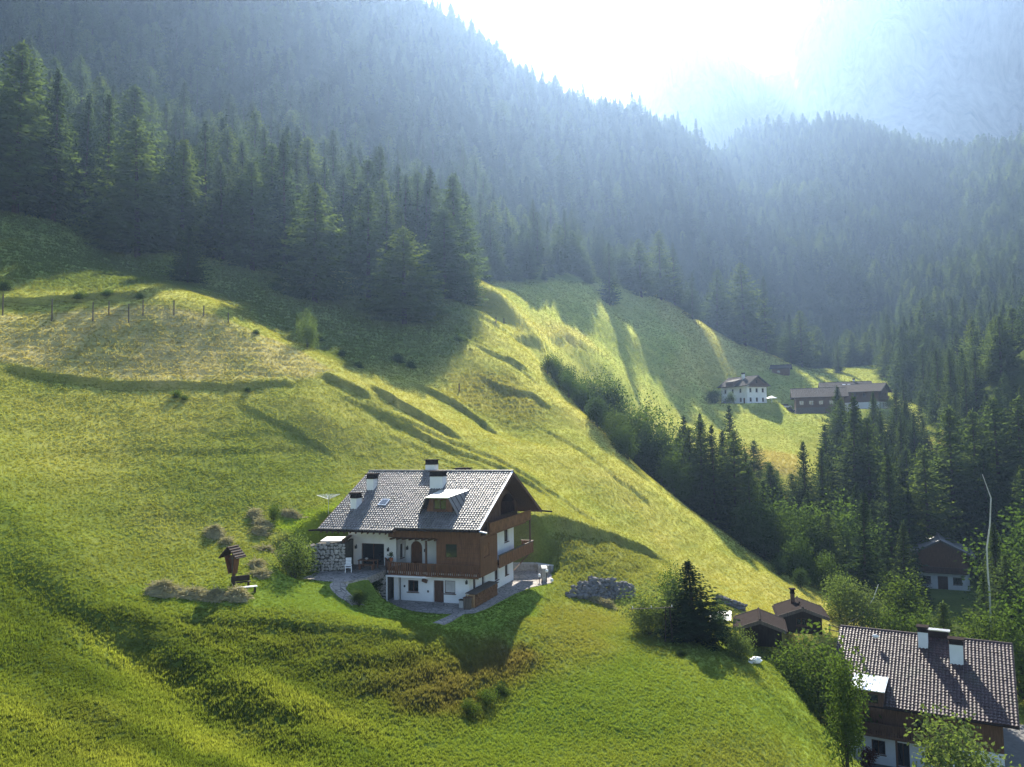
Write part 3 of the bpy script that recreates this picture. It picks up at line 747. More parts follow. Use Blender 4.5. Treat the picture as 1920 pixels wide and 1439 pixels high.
# ------------------------------------------------------------------ single trees that stand out
T = tree_px
T('larch_tree', 'larch', 36, 84, 147, 'big feathery larch at the forest edge beside the picture border', var=2, wide=1.4)
T('spruce_tree', 'spruce', 106, 128, 147, 'narrow dark spruce right beside the big feathery larch', var=3, wide=1.2)
T('larch_tree', 'larch', 262, 226, 152, 'broad tall larch standing furthest forward above the fenced hay field', var=2, wide=1.55)
T('spruce_tree', 'spruce', 205, 178, 157, 'slim spruce rising just behind the broad forward larch', var=1)
T('spruce_tree', 'spruce', 352, 424, 140, 'small young spruce standing alone at the meadow above the fence', var=0, wide=2.0)
T('larch_tree', 'larch', 343, 264, 156, 'pointed larch behind the small lone young spruce', var=1, wide=1.5)
T('spruce_tree', 'spruce', 420, 300, 160, 'dark spruce between the pointed larch and a rounded larch', var=2, wide=1.4)
T('larch_tree', 'larch', 474, 300, 160, 'rounded larch in the middle of the shaded forest edge', var=4, wide=1.6)
T('larch_tree', 'larch', 590, 344, 155, 'tall sunlit larch standing forward over the pale brush', var=0, wide=1.6)
T('spruce_tree', 'spruce', 535, 262, 166, 'dark spruce close behind the tall sunlit larch', var=4, wide=1.4)
T('larch_tree', 'larch', 757, 430, 156, 'broad sunlit stone pine at the foot of the wood above the ditches', var=2, wide=2.0)
T('larch_tree', 'larch', 690, 350, 167, 'tall larch behind the broad sunlit pine', var=3, wide=1.5)
T('spruce_tree', 'spruce', 722, 372, 171, 'spruce with a thin tip behind the broad sunlit pine', var=0, wide=1.4)
T('larch_tree', 'larch', 832, 392, 174, 'tall shaded larch between the two sunlit trees of the forest corner', var=0, wide=1.6)
T('larch_tree', 'larch', 872, 474, 178, 'sunlit corner tree where the wood meets the upper meadow', var=4, wide=1.8)
T('larch_tree', 'larch', 852, 330, 196, 'tall larch rising behind the sunlit corner tree', var=1, wide=1.5)
# knoll row
GK = 'trees along the knoll above the farm'
for px, top, Y, kd, lb in [(1140, 455, 306, 'spruce', 'lone pointed spruce at the start of the knoll row'), (1200, 448, 332, 'larch', 'wide larch leaning over the knoll shadow'),
        (1236, 432, 342, 'larch', 'tallest round-topped larch of the knoll row'), (1262, 455, 348, 'spruce', 'slim spruce behind the top of the knoll'),
        (1296, 512, 340, 'spruce', 'short spruce standing on the crest of the knoll'), (1340, 505, 360, 'larch', 'larch behind the knoll crest beside the short spruce'),
        (1392, 492, 358, 'larch', 'large dark larch behind the tan slope of the knoll'), (1432, 520, 360, 'spruce', 'spruce next to the large dark larch behind the knoll'),
        (1480, 590, 350, 'spruce', 'smaller spruce above the little hut'), (1500, 582, 356, 'larch', 'thin larch above the little hut'), (1570, 640, 340, 'spruce', 'spruce between the little hut and the barn roofs')]:
    T(kd + '_tree', kd, px, top, Y, lb, GK, wide=1.45 if kd == 'larch' else 1.2)
# hedge down the gully
GH = 'leafy trees along the gully hedge'
for i, (px, top, Y, kd, lb) in enumerate([(1040, 664, 168, 'leafy', 'uppermost rounded bush of the gully hedge'), (1066, 676, 166, 'darkleaf', 'dark bush second from the top of the gully hedge'),
        (1098, 690, 163, 'leafy', 'broad bush near the top of the gully hedge'), (1126, 694, 160, 'leafy', 'tall sunlit hedge tree with a ragged top'),
        (1144, 706, 155, 'darkleaf', 'dark hedge tree under the ragged sunlit one'), (1172, 736, 150, 'leafy', 'hedge tree halfway down the gully'),
        (1216, 748, 146, 'leafy', 'taller hedge tree with a pointed top below the halfway point'), (1196, 790, 142, 'darkleaf', 'low dark bush under the taller hedge tree'),
        (1240, 800, 140, 'darkleaf', 'dark hedge tree before the tall conifers'), (1262, 840, 134, 'leafy', 'lowest hedge tree touching the tall conifers')]):
    T('hedge_tree', kd, px, top, Y, lb, GH, wide=1.05)
for i, (px, py, H) in enumerate([(1034, 702, 4.6), (1058, 722, 5.2), (1086, 746, 5.6), (1116, 772, 6.0), (1148, 802, 6.2), (1180, 832, 6.4), (1210, 862, 6.4), (1240, 890, 6.8), (1268, 916, 7.2), (1298, 944, 7.0), (1330, 972, 6.0)]):
    p = hit(px, py)
    while p is None or p[1] > 172: px -= 4; p = hit(px, py)
    tree('hedge_tree', 'darkleaf' if i % 3 == 1 else 'leafy', p[0], p[1], H, f"{'first second third fourth fifth sixth seventh eighth ninth tenth eleventh'.split()[i]} bush from the top in the front row of the gully hedge", GH, wide=1.35)
GC_ = 'tall conifers in the gully'
for px, top, Y, kd, lb in [(1290, 798, 140, 'larch', 'first tall larch of the dense conifer stand in the gully'), (1312, 786, 137, 'larch', 'tallest larch of the dense conifer stand in the gully'),
        (1336, 796, 134, 'spruce', 'spruce in the middle of the dense conifer stand in the gully'), (1352, 806, 139, 'spruce', 'slim spruce behind the middle of the conifer stand'),
        (1372, 808, 136, 'larch', 'last larch of the dense conifer stand in the gully'), (1402, 872, 132, 'larch', 'short larch below the dense conifer stand'),
        (1430, 900, 128, 'spruce', 'short dark spruce under the yellow meadow'), (1508, 828, 150, 'spruce', 'dark pointed spruce below the yellow meadow'), (1536, 838, 150, 'spruce', 'twin spruce beside the dark pointed one'),
        (1592, 742, 160, 'spruce', 'very tall black-green spruce before the barns'), (1624, 778, 158, 'larch', 'broad pale larch before the barns'),
        (1664, 852, 140, 'spruce', 'big dark spruce in the middle of the valley wood'), (1694, 702, 236, 'spruce', 'spruce standing beside the barn gable'),
        (1640, 1000, 118, 'spruce', 'spruce standing in front of the wooden barn house'), (1600, 905, 146, 'spruce', 'shaded spruce under the broad pale larch'), (1566, 930, 140, 'spruce', 'shaded spruce under the black-green one'),
        (1735, 838, 150, 'larch', 'feathery larch up the valley from the barn house'), (1778, 764, 158, 'larch', 'tall feathery larch of the stand beyond the barn house'),
        (1822, 770, 160, 'larch', 'straight larch second in the stand beyond the barn house'), (1868, 748, 162, 'larch', 'bare-stemmed larch third in the stand beyond the barn house'),
        (1908, 742, 160, 'larch', 'larch at the picture edge in the stand beyond the barn house'), (1845, 840, 150, 'spruce', 'shaded spruce among the larches beyond the barn house'),
        (1768, 1128, 88, 'larch', 'young light larch behind the red tiled roof'), (1840, 1070, 104, 'spruce', 'spruce beside the white pole right of the barn house'),
        (1890, 1040, 104, 'larch', 'larch right of the white pole'), (1700, 905, 150, 'spruce', 'spruce directly above the barn house'), (1760, 890, 158, 'spruce', 'spruce further up behind the barn house')]:
    T(kd + '_tree', kd, px, top, Y, lb, GC_, wide=1.35 if kd == 'larch' else 1.15)
GB = 'broadleaf trees in the valley bottom'
for px, top, Y, kd, lb in [(1456, 924, 124, 'leafy', 'bright round tree under the twin spruces'), (1492, 932, 126, 'leafy', 'second bright tree under the twin spruces'), (1490, 988, 116, 'leafy', 'bright bush lower in the shaded valley wood'),
        (1585, 930, 132, 'leafy', 'green tree in front of the black-green spruce'), (1545, 1030, 112, 'leafy', 'bush standing over the brook'), (1572, 1066, 100, 'pale', 'pale willow by the brook above the red roof'),
        (1612, 1080, 97, 'pale', 'pale rounded willow next to the willow by the brook'), (1700, 1064, 99, 'leafy', 'yellow-green tree beside the barn house front'), (1668, 1120, 92, 'leafy', 'leafy tree just over the red roof ridge'),
        (1905, 1090, 90, 'leafy', 'yellow-green tree at the picture edge behind the red roof'), (1860, 1130, 88, 'leafy', 'leafy tree behind the right end of the red roof'), (1730, 1120, 92, 'leafy', 'bush under the yellow-green tree'),
        (1915, 940, 120, 'leafy', 'sunlit tree at the picture edge by the valley track'), (1430, 960, 122, 'darkleaf', 'shaded dark tree at the meadow rim'), (1400, 930, 126, 'darkleaf', 'shaded dark bush under the conifer stand'), (1460, 1040, 112, 'darkleaf', 'dark bush at the lower meadow rim'), (1500, 1060, 108, 'darkleaf', 'dark bush above the brook')]:
    T('broadleaf_tree', kd, px, top, Y, lb, GB, wide=1.15)
# nearer ones
T('bush', 'pale', 1212, 1076, 69.5, 'light green bush left of the dark conifer on the slope', cat='bush', wide=1.25, var=1)
T('bush', 'leafy', 1262, 1058, 76, 'grey-green bush behind the dark conifer on the slope', cat='bush')
T('bush', 'leafy', 1246, 1110, 71, 'low green bush squeezed between light bush and dark conifer', cat='bush')
T('yew_tree', 'spruce', 1300, 1050, 69.5, 'dark dense conical evergreen casting the long shadow', wide=2.7, var=2)
T('bush', 'leafy', 1345, 1120, 77, 'scrub at the wall beside the dark evergreen', cat='bush', wide=1.2)
T('small_tree', 'pale', 1385, 1162, 66, 'small light green tree in front of the wooden shed', wide=1.1, var=1)
T('bush', 'leafy', 1470, 1180, 69, 'green bush between the two dark sheds', cat='bush', wide=1.2)
T('bush', 'darkleaf', 1350, 1150, 74, 'dark bush at the sheet lean-to beside the evergreen', cat='bush', wide=1.2)
T('small_tree', 'leafy', 1524, 1166, 71, 'small yellow-green tree beside the second shed', wide=1.1)
T('column_tree', 'column', 1580, 1222, 57, 'tall leafy column tree hiding the corner of the red roof', wide=.8)
T('small_tree', 'pale', 1790, 1318, 56, 'round light tree in front of the red roofed house', var=0, wide=1.15)
T('sapling', 'pale', 576, 570, 116, 'small pale sapling on the bank below the tall sunlit larch', cat='tree', wide=.7)

# ------------------------------------------------------------------ the closed wood
def scatter(n, xr, yr, seed):
    g = np.random.default_rng(seed); return g.uniform(*xr, n), g.uniform(*yr, n), g
def wood_points():
    g = np.random.default_rng(11)
    N = 92000
    az = np.radians(g.uniform(-46, 46, N)); r = np.sqrt(g.random(N)) * 1150 + 5
    X, Y = np.sin(az) * r, np.cos(az) * r
    w = forest_w(X, Y)
    yl, zl, yr, zr = far_relief(X, Y); t = X / Y
    ycr = np.where(t < .2, yl, yr)
    keep = (w > .6) & (Y < ycr + 50) & (Y > 85) & (g.random(N) < np.interp(r, [100, 250, 500, 900], [1, 1, .8, .6]))
    X, Y = X[keep], Y[keep]
    # clearings
    c = vnoise(X / 26 + 7, Y / 26) ; k = (c > .27) | (g.random(len(X)) < .35) | (np.abs(Y - np.where(X / Y < .2, far_relief(X, Y)[0], far_relief(X, Y)[2])) < 70); X, Y = X[k], Y[k]
    # keep trees apart
    cell = {}; out = []; dd = g.random(len(X)) ** 1.5
    for i in np.argsort(np.hypot(X, Y)):
        d = (4.0 if Y[i] < 260 else 4.6) + 3.8 * dd[i]
        key = (int(X[i] // 5), int(Y[i] // 5)); ok = True
        for a in (-1, 0, 1):
            for b in (-1, 0, 1):
                for q in cell.get((key[0] + a, key[1] + b), ()):
                    if (X[q] - X[i]) ** 2 + (Y[q] - Y[i]) ** 2 < d * d: ok = False
        if ok: cell.setdefault(key, []).append(i); out.append(i)
    out = np.array(out); return X[out], Y[out]
FXp, FYp = wood_points()
_near = np.array([(x, y) for _, x, y in ALL_TREES])
_d = np.min(np.hypot(FXp[:, None] - _near[None, :, 0], FYp[:, None] - _near[None, :, 1]), axis=1)
NO_TREE = [(np.array(at(1780, 1060, 138)[:2]), 11), (np.array(at(1580, 740, 258)[:2]), 26), (np.array(at(1400, 740, 258)[:2]), 16), (np.array(at(1740, 1300, 72)[:2]), 18)]
_k = _d > 3.0
for c, r in NO_TREE: _k &= np.hypot(FXp - c[0], FYp - c[1]) > r
_q = px_of(FXp, FYp); _k &= ~((_q > 1722) & (_q < 1838) & (FYp > 88) & (FYp < 152))
FXp, FYp = FXp[_k], FYp[_k]
FZp = sheet_h(FXp, FYp)
_fr = np.random.default_rng(21); _n = len(FXp)
_larch = _fr.random(_n) < (.34 + .35 * (vnoise(FXp / 60, FYp / 60) - .5) + .12 * (FYp < 170))
_H = np.where(_larch, _fr.normal(20.5, 4.5, _n), _fr.normal(20.5, 5.5, _n)).clip(8, 30)
_gl = poly_sd(FXp, FYp, GULLY) < 4
_gpx = px_of
_H = np.where(_gl, _H * .62, _H)
_dep = FYp - forest_front(FXp, FYp); _H = _H * np.where(_gl, 1, np.where((_gpx(FXp, FYp) > 880) & (FYp < 470), .70 + .2 * sstep(0, 60, _dep), .85 + .15 * sstep(0, 40, _dep)))
# the 200 nearest in view are things of their own, the rest is one mass
_pp = px_of(FXp, FYp); _inv = (_pp > -40) & (_pp < 1960)
_ord = np.argsort(np.where(_inv, np.hypot(FXp, FYp) / _H * 19, 1e9)); _solo = _ord[:400]
ORD = 'first second third fourth fifth sixth seventh eighth ninth tenth eleventh twelfth thirteenth fourteenth fifteenth sixteenth seventeenth eighteenth nineteenth twentieth twenty-first twenty-second twenty-third twenty-fourth twenty-fifth twenty-sixth twenty-seventh twenty-eighth twenty-ninth thirtieth'.split()
_BANDS = [(-99, 'above the first fence posts'), (170, 'above the middle fence posts'), (330, 'behind the lone young spruce'), (470, 'left of the tall sunlit larch'), (600, 'left of the broad pine'), (760, 'behind the broad sunlit pine'), (880, 'above the upper meadow'), (1050, 'above the knoll shadow'), (1230, 'behind the knoll crest'), (1420, 'above hut and barns'), (1640, 'beyond the barns'), (1800, 'at the picture edge')]
_cnt = {}
_srt = sorted(_solo, key=lambda i: _pp[i])
for i in _srt:
    kd = 'larch' if _larch[i] else 'spruce'; px, Y = _pp[i], FYp[i]; dep = _dep[i]
    if _gl[i]: wh, gr, row = 'of the shaded valley wood', kd + ' trees of the valley wood', ('the near side' if Y < 125 else 'the middle' if Y < 155 else 'the far side')
    else: wh = [n for a, n in _BANDS if px >= a][-1]; gr = kd + ' trees of the hillside wood'; row = (ORD[min(max(int(dep // 7), 0), 19)] if dep >= 7 else 'front') + ' row'
    key = (kd, wh, row); _cnt[key] = _cnt.get(key, 0) + 1; n = _cnt[key]
    od = ORD[n - 1] if n <= 30 else 'further'
    lb = f"{od} {kd} from the left {'on ' if _gl[i] else 'in '}{row} {wh}"
    tree(kd + '_tree', kd, FXp[i], FYp[i], _H[i], lb, gr, z=FZp[i], wide=float(_fr.uniform(1.25, 1.7) if kd == 'larch' else _fr.uniform(1.05, 1.4)))
_rest = np.setdiff1d(np.arange(_n), _solo)
print('WOOD', _n, 'rest', len(_rest))

def points_object(name, co, attrs, insts, mat=None):
    """points carrying size, turn, kind and tint; geometry nodes set one mesh on each"""
    me = bpy.data.meshes.new(name); me.vertices.add(len(co)); me.vertices.foreach_set('co', np.asarray(co, np.float32).ravel())
    for k, (typ, data) in attrs.items():
        a = me.attributes.new(k, typ, 'POINT')
        a.data.foreach_set({'FLOAT': 'value', 'INT': 'value', 'FLOAT_VECTOR': 'vector', 'FLOAT_COLOR': 'color'}[typ], np.asarray(data).ravel())
    ob = bpy.data.objects.new(name, me); COL.objects.link(ob)
    ng = bpy.data.node_groups.new(name, 'GeometryNodeTree')
    ng.interface.new_socket('Geometry', in_out='INPUT', socket_type='NodeSocketGeometry'); ng.interface.new_socket('Geometry', in_out='OUTPUT', socket_type='NodeSocketGeometry')
    N = ng.nodes; gi, go = N.new('NodeGroupInput'), N.new('NodeGroupOutput')
    def named(nm, typ):
        n = N.new('GeometryNodeInputNamedAttribute'); n.data_type = typ; n.inputs[0].default_value = nm; return n.outputs[0]
    join = N.new('GeometryNodeJoinGeometry')
    for k, src in enumerate(insts):
        oi = N.new('GeometryNodeObjectInfo'); oi.inputs['Object'].default_value = src; oi.transform_space = 'ORIGINAL'
        ip = N.new('GeometryNodeInstanceOnPoints')
        cmp_ = N.new('FunctionNodeCompare'); cmp_.data_type = 'INT'; cmp_.operation = 'EQUAL'
        ng.links.new(named('which', 'INT'), cmp_.inputs[2]); cmp_.inputs[3].default_value = k
        ng.links.new(gi.outputs[0], ip.inputs['Points']); ng.links.new(cmp_.outputs[0], ip.inputs['Selection'])
        ng.links.new(oi.outputs['Geometry'], ip.inputs['Instance'])
        ng.links.new(named('turn', 'FLOAT_VECTOR'), ip.inputs['Rotation']); ng.links.new(named('size', 'FLOAT_VECTOR'), ip.inputs['Scale'])
        ng.links.new(ip.outputs[0], join.inputs[0])
    ng.links.new(join.outputs[0], go.inputs[0])
    md = ob.modifiers.new('scatter', 'NODES'); md.node_group = ng
    ob['kind'] = 'stuff'; return ob
_crowns = []
for kd in ('spruce', 'larch'):
    for h0, cm, tm in PROTO[kd]:
        _crowns.append(next(c for o, _, _ in ALL_TREES for c in o.children if c.data is cm))
r_ = _rest; nr = len(r_); s_ = _H[r_] / 20.0
forest = points_object('forest', np.stack([FXp[r_], FYp[r_], FZp[r_] - .3], -1), {
    'size': ('FLOAT_VECTOR', np.stack([s_ * _fr.uniform(.95, 1.25, nr) * np.where(_larch[r_], 1.4, 1.15)] * 2 + [s_], -1).astype(np.float32)),
    'turn': ('FLOAT_VECTOR', np.stack([_fr.normal(0, .02, nr), _fr.normal(0, .02, nr), _fr.uniform(0, 6.28, nr)], -1).astype(np.float32)),
    'which': ('INT', (np.where(_larch[r_], 5, 0) + _fr.integers(0, 5, nr)).astype(np.int32))}, _crowns)
tag(forest, 'hazy spruce and larch forest covering the mountain flanks', 'forest', None, 'stuff')
# ------------------------------------------------------------------ grass
def tuft(seed, nb, spread):
    g = np.random.default_rng(seed); a = g.uniform(0, 6.28, nb); r = spread * np.sqrt(g.random(nb))
    P = np.stack([np.cos(a) * r, np.sin(a) * r, np.full(nb, -.15)], -1)
    A = np.stack([g.normal(0, .33, nb), g.normal(0, .33, nb), g.uniform(.75, 1.25, nb)], -1)
    B = unit(np.stack([g.normal(0, 1, nb), g.normal(0, 1, nb), g.normal(0, .2, nb)], -1)) * g.uniform(.07, .13, (nb, 1))
    return quads_mesh('tuft', P, A, B, 'grass_blades')
def grass_object(name, label, n, mask, seed):
    g = np.random.default_rng(seed)
    az = np.radians(g.uniform(-37, 37, n)); r = np.exp(g.uniform(math.log(32), math.log(400), n))
    X, Y = np.sin(az) * r, np.cos(az) * r
    m = mask(X, Y); X, Y, r = X[m], Y[m], r[m]
    C, L = grid_at(GC, X, Y), grid_at(GL, X, Y); Z = sheet_h(X, Y)
    k = len(X); c4 = np.concatenate([C * g.uniform(.9, 1.12, (k, 1)) * 1.15, np.ones((k, 1))], 1).astype(np.float32)
    hs = (L * g.uniform(.6, 1.5, k)) * (1 + .5 * sstep(80, 200, r) + .8 * sstep(200, 380, r)); ws = np.maximum(hs * .8, .0013 * r + .06)
    o = points_object(name, np.stack([X, Y, Z], -1), {'size': ('FLOAT_VECTOR', np.stack([ws, ws, hs], -1).astype(np.float32)),
        'turn': ('FLOAT_VECTOR', np.stack([g.normal(0, .12, k), g.normal(0, .12, k), g.uniform(0, 6.28, k)], -1).astype(np.float32)),
        'which': ('INT', g.integers(0, 3, k).astype(np.int32)), 'tint': ('FLOAT_COLOR', c4)}, TUFTS)
    return tag(o, label, 'grass', None, 'stuff')
# three sample tufts grow on the lawn by the bench and lend their blades to the rest
TUFTS = []
for k in range(3):
    o = bpy.data.objects.new('grass_tuft', tuft(k, 12, .6)); COL.objects.link(o)
    p = hit(520 + 30 * k, 1120); o.location = (p[0], p[1], p[2]); o.scale = (.12, .12, .09); o['kind'] = 'stuff'; tag(o, 'tuft of grass on the lawn near the bench', 'grass', 'grass tufts on the lawn'); TUFTS.append(o)
_pl = [hw(*p) for p in PATIO_LOW]; _pu = [hw(*p) for p in PATIO_UP]
HOUSE_POLY = [hw(*p) for p in [(-15.5, 3), (-9.6, 3), (-9.6, 1.8), (-1, 1.8), (-1, 14), (-15.5, 17)]]
def grass_ok(X, Y):
    m = forest_w(X, Y) < .75
    for p in (_pl, _pu, HOUSE_POLY): m &= poly_sd(X, Y, p) > .12
    for p in NO_GRASS: m &= poly_sd(X, Y, p) > .1
    return m
# ------------------------------------------------------------------ building helpers
class Plane:
    """a wall plane: u along, v up, n into the building"""
    def __init__(s, o, U, N, V=(0, 0, 1)): s.o, s.U, s.N, s.V = (np.array(a, float) for a in (o, U, N, V))
    def p(s, u, v, n=0.0): return tuple(s.o + s.U * u + s.V * v + s.N * n)
    def box(s, mb, u0, u1, v0, v1, n0, n1):
        return mb.hexa([s.p(u0, v0, n0), s.p(u1, v0, n0), s.p(u1, v0, n1), s.p(u0, v0, n1), s.p(u0, v1, n0), s.p(u1, v1, n0), s.p(u1, v1, n1), s.p(u0, v1, n1)])
def rect(u0, u1, v0, v1): return [(u0, v0), (u1, v0), (u1, v1), (u0, v1)]
def arch(u0, u1, v0, v1, n=9):
    c, r = (u0 + u1) / 2, (u1 - u0) / 2
    rz = min(r, (v1 - v0) * .6)
    return [(u0, v0), (u1, v0)] + [(c + r * math.cos(math.pi * k / n), v1 - rz + rz * math.sin(math.pi * k / n)) for k in range(n + 1)]
def wall(name, mat, parent, pl, outer, holes=(), depth=.3):
    """a wall face with real openings, reveals and thickness"""
    bm = bmesh.new(); loops = [outer] + list(holes); edges = []; rings = []
    for lp in loops:
        vs = [bm.verts.new(pl.p(u, v)) for u, v in lp]; rings.append(vs)
        edges += [bm.edges.new((vs[i], vs[(i + 1) % len(vs)])) for i in range(len(vs))]
    bmesh.ops.triangle_fill(bm, use_beauty=True, edges=edges)
    for lp, vs in zip(loops, rings):
        bk = [bm.verts.new(pl.p(u, v, depth)) for u, v in lp]
        for i in range(len(vs)):
            j = (i + 1) % len(vs); bm.faces.new((vs[i], vs[j], bk[j], bk[i]))
    bmesh.ops.recalc_face_normals(bm, faces=bm.faces)
    me = bpy.data.meshes.new(name); bm.to_mesh(me); bm.free(); me.materials.append(MAT[mat])
    o = bpy.data.objects.new(name, me); COL.objects.link(o); o.parent = parent; return o
def window(parent, pl, u0, u1, v0, v1, n=.12, mat='wood_dark', bars=(1, 0), sill=True, fw=.07, sill_mat=None):
    mb = MB()
    for a in ((u0, u0 + fw, v0, v1), (u1 - fw, u1, v0, v1), (u0 + fw, u1 - fw, v0, v0 + fw), (u0 + fw, u1 - fw, v1 - fw, v1)): pl.box(mb, *a, n, n + .08)
    for k in range(bars[0]): c = u0 + (u1 - u0) * (k + 1) / (bars[0] + 1); pl.box(mb, c - .035, c + .035, v0 + fw, v1 - fw, n + .005, n + .07)
    for k in range(bars[1]): c = v0 + (v1 - v0) * (k + 1) / (bars[1] + 1); pl.box(mb, u0 + fw, u1 - fw, c - .025, c + .025, n + .01, n + .065)
    w = mb.build('window', mat, parent)
    pl.box(MB(), u0 + fw * .5, u1 - fw * .5, v0 + fw * .5, v1 - fw * .5, n + .04, n + .055).build('pane', 'glass', w)
    if sill: pl.box(MB(), u0 - .08, u1 + .08, v0 - .07, v0 - .003, -.07, n + .06).build('sill', sill_mat or mat, w)
    return w
def door(parent, pl, u0, u1, v0, v1, n=.15, mat='wood_red', arched=False, boards=5):
    d = MB()
    w = (u1 - u0) / boards
    for k in range(boards): pl.box(d, u0 + k * w + .008, u0 + (k + 1) * w - .008, v0, v1, n, n + .06)
    o = d.build('door', mat, parent)
    pl.box(MB(), u1 - .2, u1 - .14, v0 + .98, v0 + 1.08, n - .06, n - .001).build('handle', 'black_iron', o)
    return o
def tile_sheet(name, mat, parent, o, U, S, L, W, tw=.255, th=.34, wave=.06, lip=.058, keep=None):
    """overlapping rolled roof tiles: o eave corner, U along the eave, S up the slope"""
    o, U, S = (np.array(a, float) for a in (o, U, S)); Nn = np.cross(U, S); Nn /= np.linalg.norm(Nn)
    nc, nr = max(1, int(round(L / tw))), max(1, int(round(W / th))); tw, th = L / nc, W / nr
    g = np.random.default_rng(int(L * 100) + nr)
    prof = [(0, 0), (.2, .0), (.38, wave * .8), (.57, wave), (.78, wave * .8), (.96, .006)]
    V, Fc = [], []; npf = len(prof)
    for r in range(nr):
        for c in range(nc):
            if keep and not keep((c + .5) * tw, (r + .5) * th): continue
            jz = g.normal(0, .004); jt = g.normal(0, .008); b = len(V)
            for (t, h) in prof:
                x = o + U * ((c + t) * tw)
                V.append(x + S * (r * th - .03) + Nn * (-.01))
                V.append(x + S * (r * th - .03) + Nn * (h + lip + jz + jt))
                V.append(x + S * ((r + 1) * th) + Nn * (h + .004 + jz))
            for k in range(npf - 1):
                i = b + 3 * k; Fc.append((i, i + 3, i + 4, i + 1)); Fc.append((i + 1, i + 4, i + 5, i + 2))
    m = mesh_ob(name, V, Fc, mat, parent); m['kind'] = 'stuff'; return m
def chimney(parent, x, y, z0, z1, wx, wy, mat='plaster', cap='sheet_dark', hood=True):
    c = box('chimney', mat, parent, x - wx / 2, x + wx / 2, y - wy / 2, y + wy / 2, z0, z1)
    if hood:
        m = MB(); ch = .42
        m.box(x - wx / 2 - .06, x + wx / 2 + .06, y - wy / 2 - .06, y + wy / 2 + .06, z1 + .002, z1 + .08)
        for sx in (-1, 1):
            for sy in (-1, 1): m.box(x + sx * (wx / 2 - .09) - .09, x + sx * (wx / 2 - .09) + .09, y + sy * (wy / 2 - .09) - .09, y + sy * (wy / 2 - .09) + .09, z1 + .08, z1 + ch)
        m.box(x - wx / 2 + .1, x + wx / 2 - .1, y - wy / 2 + .1, y + wy / 2 - .1, z1 + .08, z1 + ch - .02)
        m.box(x - wx / 2 - .12, x + wx / 2 + .12, y - wy / 2 - .12, y + wy / 2 + .12, z1 + ch + .001, z1 + ch + .09)
        m.build('chimney_cap', cap, c)
    return c
def sphere_pts(c, r, nu=8, nv=6, sq=(1, 1, 1), jit=0.0, seed=0):
    g = np.random.default_rng(seed); V = [(c[0], c[1], c[2] - r * sq[2])]; Fc = []
    for j in range(1, nv):
        ph = math.pi * j / nv
        for i in range(nu):
            th = 2 * math.pi * i / nu; q = r * (1 + jit * g.normal())
            V.append((c[0] + q * sq[0] * math.sin(ph) * math.cos(th), c[1] + q * sq[1] * math.sin(ph) * math.sin(th), c[2] - q * sq[2] * math.cos(ph)))
    V.append((c[0], c[1], c[2] + r * sq[2])); e = len(V) - 1
    for i in range(nu): Fc.append((0, 1 + (i + 1) % nu, 1 + i)); Fc.append((e, e - nu + i, e - nu + (i + 1) % nu))
    for j in range(nv - 2):
        for i in range(nu): a = 1 + j * nu + i; b = 1 + j * nu + (i + 1) % nu; Fc.append((a, b, b + nu, a + nu))
    return V, Fc
# ------------------------------------------------------------------ the chalet
ch = empty('chalet', tuple(H_O), -H_YAW, 'white and brown wooden chalet with tiled roof on the lawn terrace', 'house')
EZ, RZ, RL, RD = 6.62, 11.06, 15.4, 17.6
PITCHR = math.atan2(RZ - EZ, RD / 2); SL = math.hypot(RZ - EZ, RD / 2); CP, SP = math.cos(PITCHR), math.sin(PITCHR)
def roof_z(y): return EZ + (RZ - EZ) * (1 - abs(y - RD / 2) / (RD / 2))
FRONT = lambda y: Plane((0, y, 0), (1, 0, 0), (0, 1, 0))
RIGHT = lambda x: Plane((x, 0, 0), (0, 1, 0), (-1, 0, 0))
# lower floor
wall('lower_wall', 'plaster', ch, FRONT(2.1), rect(-8.3, -1.83, -.3, 2.44), [rect(-7.75, -6.7, .77, 1.8), rect(-5.23, -4.25, -.02, 1.9), rect(-4.19, -3.15, .80, 1.92)], .35)
wall('lower_wall', 'plaster', ch, RIGHT(-1.83), rect(2.103, 13.7, -.3, 2.44), [rect(3.0, 3.7, .1, 1.95), rect(5.1, 5.8, .1, 1.95), rect(8.4, 9.4, .84, 1.95), rect(11.25, 12.2, .82, 1.95)], .35)
box('back_wall', 'plaster', ch, -8.3, -1.84, 13.4, 13.7, -.3, 2.44)
box('recess_wall', 'wood_dark', ch, -9.6, -8.3, 4.0, 4.2, -.3, 2.44)
box('recess_wall', 'plaster', ch, -8.5, -8.301, 2.2, 4.0, -.3, 2.44)
box('pillar', 'plaster', ch, -9.08, -8.68, 2.0, 2.4, -.1, 2.42)
box('drainpipe', 'white_paint', ch, -9.52, -9.42, 1.35, 1.45, -.1, 2.3)
window(ch, FRONT(2.1), -7.75, -6.7, .77, 1.8, bars=(1, 0)); door(ch, FRONT(2.1), -5.23, -4.25, -.02, 1.9, mat='wood_dark')
w = window(ch, FRONT(2.1), -4.19, -3.15, .80, 1.92, n=.16, bars=(0, 0)); w['label'] = 'lower window with a lowered pale roller blind'
FRONT(2.1).box(MB(), -4.12, -3.22, .9, 1.86, .10, .13).build('blind', 'concrete', w)
for a, b, s in ((3.0, 3.7, 0), (5.1, 5.8, 0), (8.4, 9.4, 1), (11.25, 12.2, 1)): window(ch, RIGHT(-1.83), a, b, .1 if not s else .83, 1.95, bars=(1, 0), sill=bool(s))
for x, z in ((-8.05, 1.25), (-5.75, .9)):
    box('wall_box', 'black_iron', ch, x - .07, x + .07, 2.05, 2.097, z - .09, z + .09)
